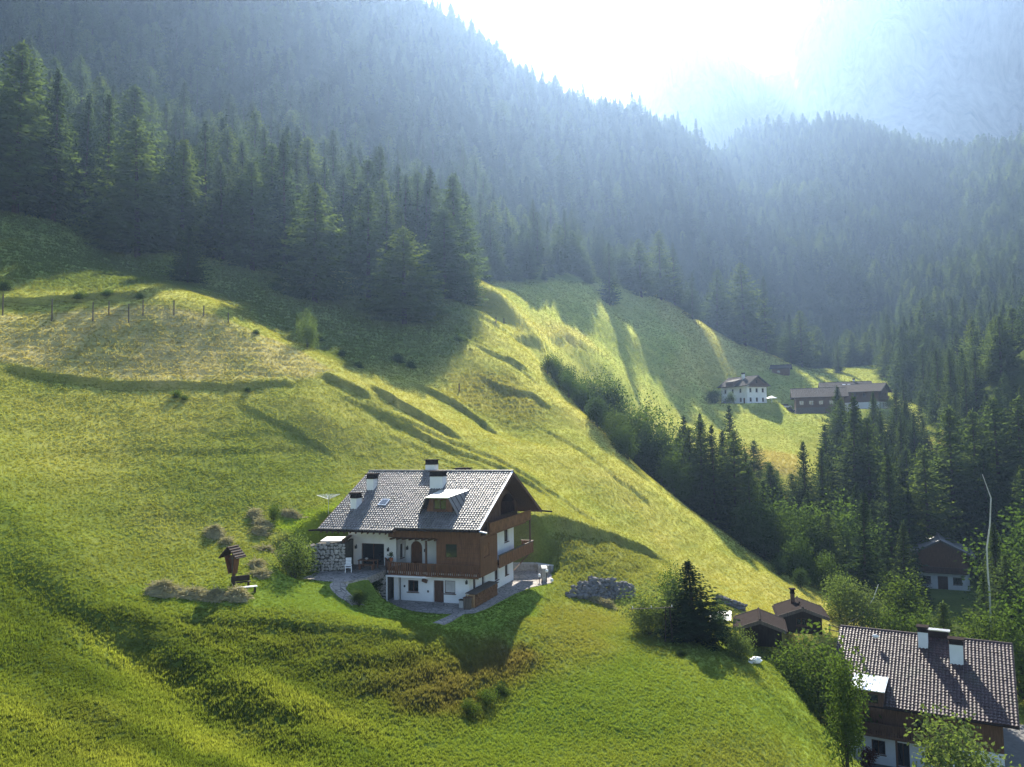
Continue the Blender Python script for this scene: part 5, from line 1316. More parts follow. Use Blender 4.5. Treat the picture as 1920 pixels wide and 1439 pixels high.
# ------------------------------------------------------------------ wayside shrine and benches
p = hit(438, 1094); o = empty('wayside_shrine', tuple(p), -.35, 'dark wooden wayside shrine with a small pitched roof on a post', 'shrine')
MB().hexa([(-.09, -.09, -.3), (.09, -.09, -.3), (.09, .09, -.3), (-.09, .09, -.3), (-.08, -.08, 2.6), (.08, -.08, 2.6), (.08, .08, 2.6), (-.08, .08, 2.6)]).build('post', 'wood_dark', o)
MB().hexa([(-.22, .02, .75), (.22, .02, .75), (.22, .12, .75), (-.22, .12, .75), (-.48, .02, 2.15), (.48, .02, 2.15), (.48, .12, 2.15), (-.48, .12, 2.15)]).build('back_panel', 'wood_red', o)
for s in (-1, 1): MB().hexa([(s * .22 - .03, -.34, .78), (s * .22 + .03, -.34, .78), (s * .22 + .03, .12, .78), (s * .22 - .03, .12, .78), (s * .47 - .03, -.5, 2.15), (s * .47 + .03, -.5, 2.15), (s * .47 + .03, .12, 2.15), (s * .47 - .03, .12, 2.15)]).build('side_panel', 'wood_red', o)
sr = empty('shrine_roof'); sr.parent = o
for s in (-1, 1): MB().hexa([(0, -.75, 2.86), (s * .82, -.75, 2.0), (s * .82, .45, 2.0), (0, .45, 2.86), (0, -.75, 2.93), (s * .86, -.75, 2.04), (s * .86, .45, 2.04), (0, .45, 2.93)]).build('roof_board', 'wood_black', sr)
me = None
for s in (-1, 1):
    for k in range(5):
        t = .1 + k * .2; x, z = s * .84 * t, 2.93 - .89 * t
        MB().box(x - .03, x + .03, -.77, .47, z - .02, z + .05).build('shingle', 'wood_dark', sr)
MB().box(-.05, .05, -.16, -.10, .85, 2.35).build('cross', 'wood_grey', o); MB().box(-.35, .35, -.17, -.12, 1.88, 1.98).build('cross_arm', 'wood_grey', o)
def bench(px, py, rz, label, mat):
    p = hit(px, py); o = empty('bench', tuple(p), rz, label, 'bench', 'benches at the shrine')
    MB().box(-.7, .7, -.2, .2, .42, .48).build('seat', mat, o)
    for sx in (-.55, .55): MB().box(sx - .05, sx + .05, -.17, .17, -.2, .418).build('leg', 'wood_black', o)
    return o
b = bench(464, 1112, .55, 'pale topped bench right of the shrine', 'white_paint'); 
b2 = bench(452, 1103, .55, 'dark bench with backrest between shrine and pale bench', 'wood_black'); MB().box(-.7, .7, .2, .26, .5, .92).build('backrest', 'wood_black', b2)

# ------------------------------------------------------------------ hay heaps
def hay_heap(px, py, w, d, h, label, seed, rz=0.0):
    p = hit(px, py); o = empty('hay_heap', (p[0], p[1], p[2]), rz, label, 'hay heap', 'hay heaps round the shrine'); g = np.random.default_rng(seed)
    # body follows the ground, lumpy top
    nu, nv = 44, 18; V = []; Fc = []; c, s = math.cos(rz), math.sin(rz)
    for j in range(nv + 1):
        q = j / nv
        for i in range(nu):
            a = 6.283 * i / nu; lx, ly = math.cos(a) * q * w / 2, math.sin(a) * q * d / 2
            lx += (vnoise(a * 2 + seed, q * 3) - .5) * .25 * w * q; X, Y = p[0] + c * lx - s * ly, p[1] + s * lx + c * ly
            lump = .35 + .8 * float(vnoise(X * 1.3 + seed, Y * 1.3)) + .75 * float(vnoise(X * 4.2 + seed, Y * 4.2 + 3)) * (q < .97) ; z = gz(X, Y) - p[2] + .62 * h * (1 - q ** 2.4) * lump - .04 * q
            V.append((lx, ly, z))
    for j in range(nv):
        for i in range(nu): Fc.append((j * nu + i, (j + 1) * nu + i, (j + 1) * nu + (i + 1) % nu, j * nu + (i + 1) % nu))
    mesh_ob('hay_body', V, Fc, 'hay', o, True)
    n = int(700 * w * d / 4) + 300; k = g.integers(0, len(V), n); P = np.array(V)[k] + g.normal(0, .07, (n, 3)); A = unit(np.stack([g.normal(0, 1, n), g.normal(0, 1, n), g.normal(-.1, .35, n)], -1)) * g.uniform(.25, .7, (n, 1)); B = unit(np.cross(A, g.normal(0, 1, (n, 3)))) * g.uniform(.015, .05, (n, 1))
    link_me('straw', quads_mesh('straw', P, A, B, 'hay'), o)['kind'] = 'stuff'
for i, a in enumerate([(310, 1112, 2.9, 1.9, .85, 'big leftmost hay heap with a dark hollow'), (365, 1118, 2.4, 1.4, .55, 'low hay heap next to the big leftmost one'), (405, 1122, 2.6, 1.5, .6, 'middle hay heap in front of the shrine post'),
        (446, 1122, 2.0, 1.4, .75, 'rounded greenish hay heap before the benches'), (402, 1003, 2.0, 1.5, .85, 'single dark hay heap up the slope behind the shrine'), (425, 1018, 1.2, .9, .3, 'flat hay scrap under the single dark heap'),
        (478, 968, 1.5, 1.2, .5, 'top hay heap of the row left of the small bush'), (492, 985, 2.2, 1.3, .5, 'second hay heap of the row left of the small bush'), (488, 1000, 1.8, 1.1, .45, 'lowest hay heap of the row left of the small bush'),
        (482, 1060, 1.4, 1.3, .35, 'upper loose hay right of the shrine'), (490, 1078, 1.6, 1.6, .35, 'lower loose hay right of the shrine'), (500, 1030, 1.0, 1.6, .16, 'thin trail of raked hay between the heaps'),
        (545, 966, 2.6, 1.1, .35, 'hay and weeds in the bed behind the small bush'), (1120, 1130, 2.2, 1.1, .6, 'hay heap on the bank under the boulder wall'), (1140, 1138, 1.9, 1.0, .5, 'second hay heap on the bank under the boulder wall')]):
    hay_heap(*a, seed=40 + i, rz=(.2, .1, 0, -.4, -.6, -.6, -.9, -.5, -.3, -.8, -.9, -1.2, .1, -.4, -.6)[i])

# ------------------------------------------------------------------ boulder wall on the bank
bw = empty('boulder_wall', tuple(hit(1120, 1120)), 0, 'dry stacked wall of grey boulders in the bank right of the chalet', 'wall'); bo = np.array(bw.location); g = np.random.default_rng(9)
MES = []
for k in range(5):
    v, f = sphere_pts((0, 0, 0), .5, 8, 6, (1, .8, .8), .20, 300 + k); me = bpy.data.meshes.new('boulder'); me.from_pydata(v, [], f); me.update(); me.materials.append(MAT['rock']); MES.append(me)
foot_l, foot_r = hit(1068, 1120), hit(1192, 1118)
for r in range(5):
    n = 15
    for c in range(n):
        t = (c + .5 * (r % 2)) / n + g.normal(0, .008); hmax = .35 + 1.5 * math.sin(math.pi * min(1, .12 + t * .8)) 
        z = r * .36
        if z > hmax - .2 or t > 1: continue
        q = foot_l + (foot_r - foot_l) * t; q = np.array([q[0], q[1] + .25 * r + g.normal(0, .06), gz(q[0], q[1]) + .2 + z])
        s = g.uniform(.6, .95)
        link_me('boulder', MES[int(g.integers(5))], bw, tuple(q - bo), tuple(g.uniform(-.5, .5, 3)), (s * g.uniform(.8, 1.2), s, s * g.uniform(.75, 1)))
bank = MB(); 
for (x0, q0), (x1, q1) in (((0, foot_l), (1, foot_r)),):
    pass
# low dry wall behind the dark evergreen
bw2 = empty('boulder_wall', tuple(hit(1380, 1136)), 0, 'low ragged stone wall above the wooden sheds', 'wall'); bo = np.array(bw2.location); a, b = hit(1345, 1128), hit(1400, 1148)
for c in range(12):
    for r in range(2):
        q = a + (b - a) * ((c + .5 * r) / 12); s = g.uniform(.5, .8)
        link_me('boulder', MES[int(g.integers(5))], bw2, (q[0] - bo[0], q[1] - bo[1] + .2 * r, gz(q[0], q[1]) + .15 + .4 * r - bo[2]), tuple(g.uniform(-.5, .5, 3)), (s, s, s * .8))

# ------------------------------------------------------------------ fence above the hay field
FP = [(5, 592, 550), (97, 602, 560), (174, 602, 566), (241, 605, 570), (204, 592, 565), (268, 592, 562), (326, 591, 563), (382, 593, 573), (428, 607, 586)]
def fence_line(idx, label):
    ps = [hit(FP[i][0], FP[i][1]) for i in idx]; o = empty('fence', tuple(ps[0]), 0, label, 'fence'); b = ps[0]; tops = []
    for i, q in zip(idx, ps):
        h = (FP[i][1] - FP[i][2]) / F_PX * q[1]; l = q - b
        MB().tube([(l[0], l[1], l[2] - .3), (l[0], l[1], l[2] + h)], [.085, .075], 6).build('post', 'wood_grey', o); tops.append((l, h))
    for f in (.35, .65, .92): MB().tube([(l[0], l[1], l[2] + h * f) for l, h in tops], .012, 4).build('wire', 'sheet_dark', o)
fence_line([0, 1, 2, 3], 'front row of weathered fence posts above the dry hay field'); fence_line([4, 5, 6, 7, 8], 'rear row of fence posts running down to the ditch')
for i, (px, py, lb) in enumerate(((930, 606, 'dark wooden post at the upper meadow path'), (945, 607, 'second post beside the upper meadow path'), (861, 734, 'short stump post on the rough slope'))):
    p = hit(px, py); o = empty('post', tuple(p), 0, lb, 'post'); MB().tube([(0, 0, -.3), (0, 0, 1.3)], [.14, .12], 6).build('post_body', 'wood_dark', o)
# scrub along the bank and the fence
g = np.random.default_rng(77)
for i, (px, py, h, kd, lb) in enumerate([(8, 545, 1.6, 'scrub_dark', 'dark weedy bush at the picture border behind the fence'), (150, 560, 1.3, 'scrub', 'bright weeds behind the second fence post'), (200, 555, 1.2, 'scrub', 'sunlit weeds on the mound behind the fence'), (262, 560, 1.0, 'scrub', 'weeds at the end of the mound behind the fence'),
        (330, 745, 1.0, 'scrub', 'clump of weeds under the hay field rim'), (345, 750, .8, 'scrub', 'low weeds under the hay field rim'), (465, 735, .8, 'scrub_dark', 'dark weed clump at the rim corner'), (600, 640, 1.2, 'scrub_dark', 'dark scrub on the bank below the sapling'), (640, 668, 1.3, 'scrub_dark', 'heather scrub along the ditch'), (672, 690, 1.2, 'scrub_dark', 'scrub at the lower end of the ditch bank'),
        (745, 680, 1.8, 'scrub_dark', 'shaded bush below the broad sunlit pine'), (770, 690, 1.6, 'scrub_dark', 'second shaded bush below the broad sunlit pine'), (860, 640, 1.8, 'scrub', 'pale bush under the sunlit corner tree'), (555, 560, 3.0, 'scrub', 'pale brush under the tall sunlit larch'), (520, 545, 2.2, 'scrub', 'pale brush left of the tall sunlit larch'),
        (880, 1335, 1.0, 'scrub', 'thick weed clump at the foot of the brown bank'), (915, 1318, 1.1, 'scrub', 'weed clump where bank and green meadow meet'), (940, 1300, .9, 'scrub_dark', 'dark weeds in the corner of the house shadow'), (1276, 1230, .7, 'scrub_dark', 'tiny shrub by the double pole'), (480, 626, .9, 'scrub_dark', 'low dark shrub right of the last fence post')]):
    p = hit(px, py)
    if p is not None: tree('bush', kd, p[0], p[1], h, lb, cat='bush', wide=1.0)
# double pole with cross arm and wires
p = hit(1253, 1205); o = empty('utility_pole', tuple(p), .1, 'twin wooden utility pole with a thin cross arm on the slope', 'pole')
for s in (-.14, .2): MB().tube([(s * 2.0, 0, -.4), (s, 0, 3.0)], [.065, .05], 6).build('pole', 'wood_black', o)
MB().box(-3.3, .55, -.03, .03, 2.88, 2.94).build('cross_arm', 'wood_grey', o)
for x in (-3.0, -1.4, .4): MB().tube([(x, 0, 2.952), (x, 0, 3.12)], .03, 6).build('insulator', 'white_paint', o)
p = hit(1416, 1243); o = empty('white_cover', tuple(p), .5, 'crumpled white sheet lying under the small light tree', 'sheet')
v, f = sphere_pts((0, 0, .2), .55, 10, 7, (1.3, .6, .5), .16, 3); mesh_ob('cover_body', v, f, 'white_paint', o)
# ------------------------------------------------------------------ other buildings
def gable_house(name, label, loc, rz, L, D, hwall, tan, oe, og, lower='plaster', upper='wood_dark', split=None, roof='tile', tiles=None, wins=(), doors=(), deck='wood_black', cat='house', gable_mat=None, group=None):
    """ridge along local x, centre at loc; wins: (side, u0, u1, v0, v1) with side F, R, L"""
    o = empty(name, loc, rz, label, cat, group); hx, hy = L / 2, D / 2; sp = hwall if split is None else split
    PLN = {'F': Plane((-hx, -hy, 0), (1, 0, 0), (0, 1, 0)), 'B': Plane((-hx, hy, 0), (1, 0, 0), (0, -1, 0)), 'R': Plane((hx, -hy, 0), (0, 1, 0), (-1, 0, 0)), 'L': Plane((-hx, -hy, 0), (0, 1, 0), (1, 0, 0))}
    ap = hwall + tan * hy
    for sd, W in (('F', L), ('B', L), ('R', D), ('L', D)):
        lo, hi = [], []
        for a in list(wins) + list(doors):
            if a[0] == sd: (lo if a[4] <= sp else hi).append(rect(*a[1:5]))
        ins = .002 if sd in 'RL' else 0
        if sp > .01: wall('wall', lower, o, PLN[sd], rect(ins, W - ins, -.8, sp), lo, .3)
        if sp < hwall or sd in 'RL':
            top = rect(ins, W - ins, sp + .001, hwall) if sd in 'FB' else [(ins, sp + .001), (W - ins, sp + .001), (W - ins, hwall - .05), (hy, ap - .05), (ins, hwall - .05)]
            if not (sd in 'FB' and sp >= hwall - .01): wall('upper_wall', upper, o, PLN[sd], top, hi, .3)
    for a in wins: window(o, PLN[a[0]], *a[1:5], mat=a[5] if len(a) > 5 else 'wood_dark')
    for a in doors: door(o, PLN[a[0]], *a[1:5], mat='wood_dark')
    rf = empty('roof'); rf.parent = o; ez = hwall - tan * oe; rzz = ap; X0, X1, Y = -hx - og, hx + og, hy + oe
    for s in (-1, 1):
        MB().hexa([(X0, s * Y, ez - .02), (X1, s * Y, ez - .02), (X1, s * -.001, rzz - .02), (X0, s * -.001, rzz - .02), (X0, s * Y, ez + .16), (X1, s * Y, ez + .16), (X1, s * -.001, rzz + .16), (X0, s * -.001, rzz + .16)]).build('roof_deck', deck if tiles else roof, rf)
        if tiles:
            c = math.hypot(Y, rzz - ez); tile_sheet('roof_tiles', roof, rf, (X0 if s < 0 else X1, s * Y, ez + .18), (1 if s < 0 else -1, 0, 0), (0, -s * Y / c, (rzz - ez) / c), X1 - X0, c - .02, tw=tiles[0], th=tiles[1], wave=tiles[2] if len(tiles) > 2 else .05)
        for x in (X0 - .05, X1 + .002): MB().hexa([(x, s * Y, ez - .12), (x + .048, s * Y, ez - .12), (x + .048, 0, rzz - .12), (x, 0, rzz - .12), (x, s * Y, ez + .22), (x + .048, s * Y, ez + .22), (x + .048, 0, rzz + .22), (x, 0, rzz + .22)]).build('verge_board', 'wood_grey', rf)
        MB().tube([(X0, s * (Y + .08), ez + .05), (X1, s * (Y + .08), ez + .05)], .08, 6).build('gutter', 'sheet_dark', rf)
    MB().tube([(X0, 0, rzz + .2), (X1, 0, rzz + .2)], .12, 6).build('ridge_cap', roof, rf)
    return o, rf, dict(ez=ez, rz=rzz, hx=hx, hy=hy, tan=tan, Y=Y)
def rz_at(d, y): return d['rz'] - d['tan'] * abs(y) + .16
# house with the red-brown roof
c = LH_O - LH_U * 7.2 + LH_W * 8.75
lh, lr, ld = gable_house('tiled_house', 'house with the large red-brown tiled roof in the lower corner', (c[0], c[1], Z_LOW), -LH_YAW, 12.2, 14.9, 6.0, .504, 1.3, 1.1, 'plaster_blue', 'wood_dark', 2.7, 'tile_red', (.29, .34, .055),
    wins=[('F', 2.2, 3.3, .9, 2.1), ('F', 4.2, 5.2, .2, 2.2), ('F', 6.4, 7.6, .9, 2.1), ('F', 9.4, 10.6, .9, 2.1), ('F', 5.6, 6.8, 3.6, 4.8), ('F', 8.8, 10.0, 3.6, 4.8), ('R', 3, 4.2, .9, 2.1), ('R', 6, 7.2, 3.7, 4.9)], doors=[('F', 8.0, 9.0, 0, 2.1)])
def lh_local(px, py, y_guess=None):
    d = ray(px, py); n = np.array([0, -math.sin(math.atan(.504)), math.cos(math.atan(.504))])
    M = np.array([[LH_U[0], LH_U[1], 0], [LH_W[0], LH_W[1], 0], [0, 0, 1]]); oo = M @ (-np.array([c[0], c[1], Z_LOW])); dd = M @ d
    t = (n @ (np.array([0, 0, ld['rz'] + .18]) - oo)) / (n @ dd); return oo + dd * t
for (a, b, w), hh in zip(((1731, 1217, .8), (1794, 1247, 1.05)), (1.5, 1.75)):
    q = lh_local(a, b); k = chimney(lr, q[0], q[1] + .45, q[2] - .5, q[2] + hh, w, .9, 'plaster_blue')
q = lh_local(1738, 1186); MB().box(q[0] - .5, q[0] + 1.8, -.3, .3, ld['rz'] + .1, ld['rz'] + .75).build('ridge_vent', 'sheet_dark', lr); MB().box(q[0] - .65, q[0] + 1.95, -.42, .42, ld['rz'] + .752, ld['rz'] + .84).build('ridge_vent_cover', 'sheet_metal', lr)
q0, q1 = lh_local(1607, 1264), lh_local(1662, 1268); dz = ld['rz']
dx0, dx1 = q0[0] - .2, q1[0] + .2; yb = q0[1]; yf = yb - 3.2; ztop = rz_at(ld, yb) + .06
dmr = empty('dormer'); dmr.parent = lr
MB().hexa([(dx0, yf - .3, ztop - .38), (dx1, yf - .3, ztop - .38), (dx1, yb, ztop - .05), (dx0, yb, ztop - .05), (dx0, yf - .3, ztop - .3), (dx1, yf - .3, ztop - .3), (dx1, yb, ztop + .03), (dx0, yb, ztop + .03)]).build('dormer_roof', 'sheet_metal', dmr)
for k in range(6): x = dx0 + .1 + k * (dx1 - dx0 - .2) / 5; MB().hexa([(x - .02, yf - .3, ztop - .298), (x + .02, yf - .3, ztop - .298), (x + .02, yb, ztop + .032), (x - .02, yb, ztop + .032), (x - .02, yf - .3, ztop - .25), (x + .02, yf - .3, ztop - .25), (x + .02, yb, ztop + .08), (x - .02, yb, ztop + .08)]).build('seam', 'sheet_metal', dmr)
MB().box(dx0 + .2, dx1 - .2, yf, yf + .2, rz_at(ld, yf) - .4, ztop - .4).build('dormer_front', 'wood_dark', dmr)
for x in (dx0 + .15, dx1 - .35): MB().hexa([(x, yf + .21, rz_at(ld, yf) - .4), (x + .2, yf + .21, rz_at(ld, yf) - .4), (x + .2, yb - .1, ztop - .3), (x, yb - .1, ztop - .3), (x, yf + .21, ztop - .42), (x + .2, yf + .21, ztop - .42), (x + .2, yb - .1, ztop - .1), (x, yb - .1, ztop - .1)]).build('dormer_cheek', 'wood_dark', dmr)
window(dmr, Plane((dx0, yf, 0), (1, 0, 0), (0, 1, 0)), .5, dx1 - dx0 - .5, rz_at(ld, yf) + .2, ztop - .6, n=-.08, sill=False)
# its balcony and awning
MB().box(-6.0, 2.6, -8.6, -7.46, 2.72, 2.9).build('balcony_floor', 'wood_dark', lh); railing('balcony_railing', (-6.0, -8.6), (2.6, -8.6), 2.9, 3.9, 'wood_dark', parent=lh)
for x in (-5.9, -1.8, 2.5): MB().box(x - .08, x + .08, -8.55, -8.4, 0, 2.718).build('post', 'wood_dark', lh)
for px_, py_, l_ in ((1630, 1206, 'satellite'), ):
    q = lh_local(1640, 1205); an = MB().tube([(q[0], q[1], q[2] - .1), (q[0], q[1], q[2] + .8)], .025, 5).build('antenna_mast', 'black_iron', lr); v, f = sphere_pts((q[0] + .1, q[1] - .1, q[2] + .6), .32, 10, 6, (1, .35, .6)); mesh_ob('dish', v, f, 'white_paint', an, True)
q = lh_local(1608, 1225); MB().tube([(q[0], q[1], q[2] - .1), (q[0], q[1], q[2] + .6), (q[0] + .2, q[1] - .3, q[2] + .75)], .06, 6).build('vent_pipe', 'sheet_dark', lr)
lp = [LH_O + LH_U * a + LH_W * b for a, b in ((-14, -1.5), (-11, -3.8), (2, -4.5), (7.5, -3), (7.5, 18), (-13, 18))]; ring_sheet('yard', 'asphalt', lp, Z_LOW + .05, .5); NO_GRASS.append(lp)
def at_low(a, b): q = LH_O + LH_U * a + LH_W * b; return q
q = at_low(-11.2, -1.0); tree('bush', 'leafy', q[0], q[1], 2.2, 'reddish shrub beside the column tree', cat='bush', wide=1.3, z=Z_LOW)
me_r, tm_r = broadleaf_mesh(91, 8.0, 3.2, 'leaves_red', 1500, .4); ALL_TREES[-1][0].children[0].data = me_r
q = at_low(-4.8, .2); o = empty('parasol', (q[0], q[1], Z_LOW + .05), 0, 'closed white parasol on the yard of the tiled house', 'parasol'); MB().tube([(0, 0, 0), (0, 0, 2.5)], .03, 6).build('pole', 'white_paint', o); MB().tube([(0, 0, 1.0), (0, 0, 1.5), (0, 0, 2.45)], [.08, .2, .05], 8).build('canopy', 'white_paint', o)
q = at_low(2.0, -1.4); o = empty('water_tank', (q[0], q[1], Z_LOW + .05), -LH_YAW, 'pale grey box standing at the corner of the tiled house', 'box'); MB().box(-.8, .8, -.5, .5, 0, 1.3).build('box_body', 'concrete', o); MB().box(-.85, .85, -.55, .55, 1.302, 1.38).build('lid', 'sheet_metal', o)
q = at_low(6.2, 2.0); o = tree('bush', 'leafy', q[0], q[1], 1.6, 'light shrub at the edge of the paved yard', cat='bush', wide=2.4, z=Z_LOW)

def car(x, y, z, rz, mat, label, group=None):
    o = empty('car', (x, y, z), rz, label, 'car', group)
    MB().hexa([(-2.1, -.85, .28), (2.1, -.85, .28), (2.1, .85, .28), (-2.1, .85, .28), (-2.05, -.82, .86), (2.0, -.80, .80), (2.0, .80, .80), (-2.05, .82, .86)]).build('body', mat, o)
    MB().hexa([(-1.75, -.76, .862), (1.05, -.76, .83), (1.05, .76, .83), (-1.75, .76, .862), (-1.35, -.62, 1.42), (.35, -.62, 1.42), (.35, .62, 1.42), (-1.35, .62, 1.42)]).build('windows', 'glass', o)
    MB().box(-1.38, .38, -.64, .64, 1.422, 1.47).build('roof_panel', mat, o)
    for sx in (-1.3, 1.3):
        for sy in (-.8, .8):
            w = MB().tube([(sx, sy - .1, .31), (sx, sy + .1, .31)], .31, 12).build('wheel', 'rubber', o); MB().tube([(sx, sy - .11, .31), (sx, sy + .11, .31)], .17, 8).build('rim', 'sheet_metal', w)
    for sy in (-.6, .6): MB().box(2.0, 2.06, sy - .14, sy + .14, .58, .72).build('headlight', 'white_paint', o)
    return o
q = at_low(-3.4, -4.0); car(q[0], q[1], Z_LOW + .06, -LH_YAW + .2, 'red_paint', 'red car parked below the tiled house at the picture bottom')
# white farmhouse on the far terrace
p = at(1400, 758, 262); fh, fr, fd = gable_house('farmhouse', 'white three-storey farmhouse with half-hipped roof on the far terrace', (p[0], p[1] + 3, Z_FARM), R_(-62), 12, 9, 6.6, .62, 1.0, 1.0, 'plaster', 'wood_dark', 6.2, 'tile_grey', (.5, .6),
    wins=[('R', u, u + .95, v, v + 1.3) for v in (.9, 4.0) for u in (1.2, 4.0, 6.8)] + [('R', 4.1, 4.9, 7.0, 8.2)] + [('F', u, u + .95, v, v + 1.3) for v in (.9, 4.0) for u in (1.5, 5, 8.6)], doors=[('F', 10.2, 11.1, 0, 2.1)])
chimney(fr, 1.5, -1.4, fd['rz'] - 1.4, fd['rz'] + .9, .8, .8)
railing('gable_balcony', (6.9, -4.2), (6.9, 4.2), 5.9, 6.9, 'wood_dark', parent=fh, out=(1, 0)); MB().box(6.02, 6.88, -4.2, 4.2, 5.78, 5.88).build('balcony_floor', 'wood_dark', fh)
MB().hexa([(-2.5, -5.6, 6.0), (1.2, -5.6, 6.0), (1.2, -2.0, 7.9), (-2.5, -2.0, 7.9), (-2.5, -5.6, 7.6), (1.2, -5.6, 7.6), (1.2, -2.0, 8.6), (-2.5, -2.0, 8.6)]).build('dormer', 'wood_dark', fr)
MB().hexa([(-2.8, -5.9, 7.62), (1.5, -5.9, 7.62), (1.5, -1.8, 8.65), (-2.8, -1.8, 8.65), (-2.8, -5.9, 7.75), (1.5, -5.9, 7.75), (1.5, -1.8, 8.78), (-2.8, -1.8, 8.78)]).build('dormer_roof', 'tile_grey', fr)
# barns
p = at(1545, 777, 256); b1, br1, bd1 = gable_house('barn', 'long low dark timber barn with stone base before the other roofs', (p[0], p[1] + 4, Z_BARN), R_(-18), 15, 11, 6.0, .50, 1.0, 1.2, 'wood_grey', 'wood_dark', 2.4, 'tile_grey', (.6, .7), wins=[('F', u, u + 1.4, 3.2, 4.6) for u in (1.2, 4.2, 7.2, 10.4)], doors=[('F', 9, 10.8, 0, 2.2)])
p = at(1600, 770, 272); b2, br2, bd2 = gable_house('barn', 'rear barn with the highest dark roof and two skylights', (p[0], p[1] + 6, Z_BARN + .5), R_(-18), 15, 12, 8.2, .50, 1.0, 1.2, 'wood_grey', 'wood_dark', 2.0, 'tile_grey', (.6, .7))
for x in (-1.0, .6): MB().hexa([(x, -3.2, rz_at(bd2, 3.2) + .1), (x + 1, -3.2, rz_at(bd2, 3.2) + .1), (x + 1, -2.2, rz_at(bd2, 2.2) + .1), (x, -2.2, rz_at(bd2, 2.2) + .1), (x, -3.2, rz_at(bd2, 3.2) + .2), (x + 1, -3.2, rz_at(bd2, 3.2) + .2), (x + 1, -2.2, rz_at(bd2, 2.2) + .2), (x, -2.2, rz_at(bd2, 2.2) + .2)]).build('skylight', 'sheet_metal', br2)
chimney(br2, 3.0, .5, bd2['rz'] - .8, bd2['rz'] + .9, .7, .7)
p = at(1632, 768, 262); b3, br3, bd3 = gable_house('farmhouse', 'brown farmhouse with white base at the end of the barns', (p[0], p[1] + 5, Z_SIDE), R_(-42), 13, 10, 6.4, .48, 1.0, 1.2, 'plaster', 'wood_dark', 2.6, 'tile_grey', (.6, .7), wins=[('R', u, u + .9, v, v + 1.2) for v in (1.2, 4.6) for u in (1.5, 4.4, 7.3)] + [('F', u, u + .9, 4.4, 5.6) for u in (2, 5, 8)])
railing('gable_balcony', (7.2, -4.5), (7.2, 4.5), 3.7, 4.7, 'wood_dark', parent=b3, out=(1, 0)); MB().box(6.52, 7.18, -4.5, 4.5, 3.62, 3.7).build('balcony_floor', 'wood_dark', b3)
p = hit(1468, 703); gable_house('hut', 'small dark field hut on the meadow above the farm', (p[0], p[1] + 2, p[2] - .4), R_(-25), 6.5, 5, 3.2, .5, .8, .9, 'wood_grey', 'wood_dark', 0.0, 'tile_grey', (.6, .7), wins=[('F', 2, 3, 1.2, 2.2)], cat='hut')
for i, (px, py, mt, rz, lb) in enumerate(((1472, 750, 'car_white', .3, 'white car parked between the farmhouse and the barns'), (1365, 752, 'car_dark', .1, 'dark car parked left of the white farmhouse'), (1480, 756, 'car_dark', .2, 'dark car next to the white one at the barns'))):
    q = at(px, py, 262); car(q[0], q[1], gz(q[0], q[1]), rz, mt, lb, 'cars parked at the far farm')
q = at(1447, 748, 262); o = empty('parasol', (q[0], q[1], gz(q[0], q[1])), 0, 'open white parasol right of the white farmhouse', 'parasol'); MB().tube([(0, 0, 0), (0, 0, 2.6)], .05, 6).build('pole', 'sheet_metal', o); MB().tube([(0, 0, 2.0), (0, 0, 2.75)], [2.0, .08], 8).build('canopy', 'white_paint', o)
T('bush', 'darkleaf', 1340, 726, 256, 'dark rounded tree left of the white farmhouse', cat='bush', wide=1.7); T('bush', 'leafy', 1368, 732, 254, 'tree in front of the white farmhouse long side', cat='bush', wide=1.1)
T('bush', 'leafy', 1668, 742, 254, 'leafy bush at the brown farmhouse gable', cat='bush', wide=1.2)
# barn house in the valley
p = at(1788, 1113, 142); bh, bhr, bhd = gable_house('barn_house', 'shaded brown barn house with white ground floor in the valley wood', (p[0], p[1] + 4, Z_HUT), R_(-116), 10, 8.6, 6.4, .52, 1.0, 1.2, 'plaster', 'wood_red', 2.9, 'tile', (.5, .6), wins=[('R', 1.2, 2.5, .9, 2.2), ('R', 6.0, 7.4, .9, 2.2), ('F', 2, 3, 4.0, 5.0)], doors=[('R', 3.6, 5.2, 0, 2.3)])
railing('gable_balcony', (5.9, -3.2), (5.9, 4.0), 3.0, 4.0, 'wood_dark', parent=bh, out=(1, 0)); MB().box(5.02, 5.88, -3.2, 4.0, 2.92, 3.0).build('balcony_floor', 'wood_dark', bh)
# sheds
p = at(1438, 1216, 74); s1, sr1, sd1 = gable_house('shed', 'dark wooden shed with open gable and pale sheet lean-to', (p[0], p[1] + 2, Z_SHED), R_(-106), 4.2, 3.8, 1.6, .36, .4, .4, 'wood_black', 'wood_black', 0.0, 'sheet_dark', None, doors=[('R', .8, 2.8, 0, 1.55)], cat='shed')
MB().hexa([(-2.4, -4.6, 1.95), (1.6, -4.6, 1.95), (1.6, -2.6, 2.1), (-2.4, -2.6, 2.1), (-2.4, -4.6, 2.0), (1.6, -4.6, 2.0), (1.6, -2.6, 2.15), (-2.4, -2.6, 2.15)]).build('lean_to_sheet', 'sheet_metal', s1)
for x in (-2.2, 1.4): MB().box(x - .06, x + .06, -4.5, -4.38, -.3, 1.94).build('post', 'wood_black', s1)
p = at(1516, 1206, 79); s2, sr2, sd2 = gable_house('shed', 'second dark shed with a small chimney under the meadow tip', (p[0], p[1] + 2, Z_SHED - .2), R_(-104), 4.2, 3.6, 1.8, .36, .6, .5, 'wood_black', 'wood_black', 0.0, 'sheet_dark', None, wins=[('R', 1.2, 2.2, .8, 1.5)], cat='shed')
chimney(sr2, -1.0, -.6, sd2['rz'] - .4, sd2['rz'] + .9, .4, .4, 'wood_dark')
p = hit(1556, 1190); o = empty('fence', tuple(p), R_(-60), 'short wooden rail fence behind the second shed', 'fence')
for k in range(4): MB().tube([(k * 1.3, 0, -.4), (k * 1.3, 0, 1.2)], .07, 6).build('post', 'wood_grey', o)
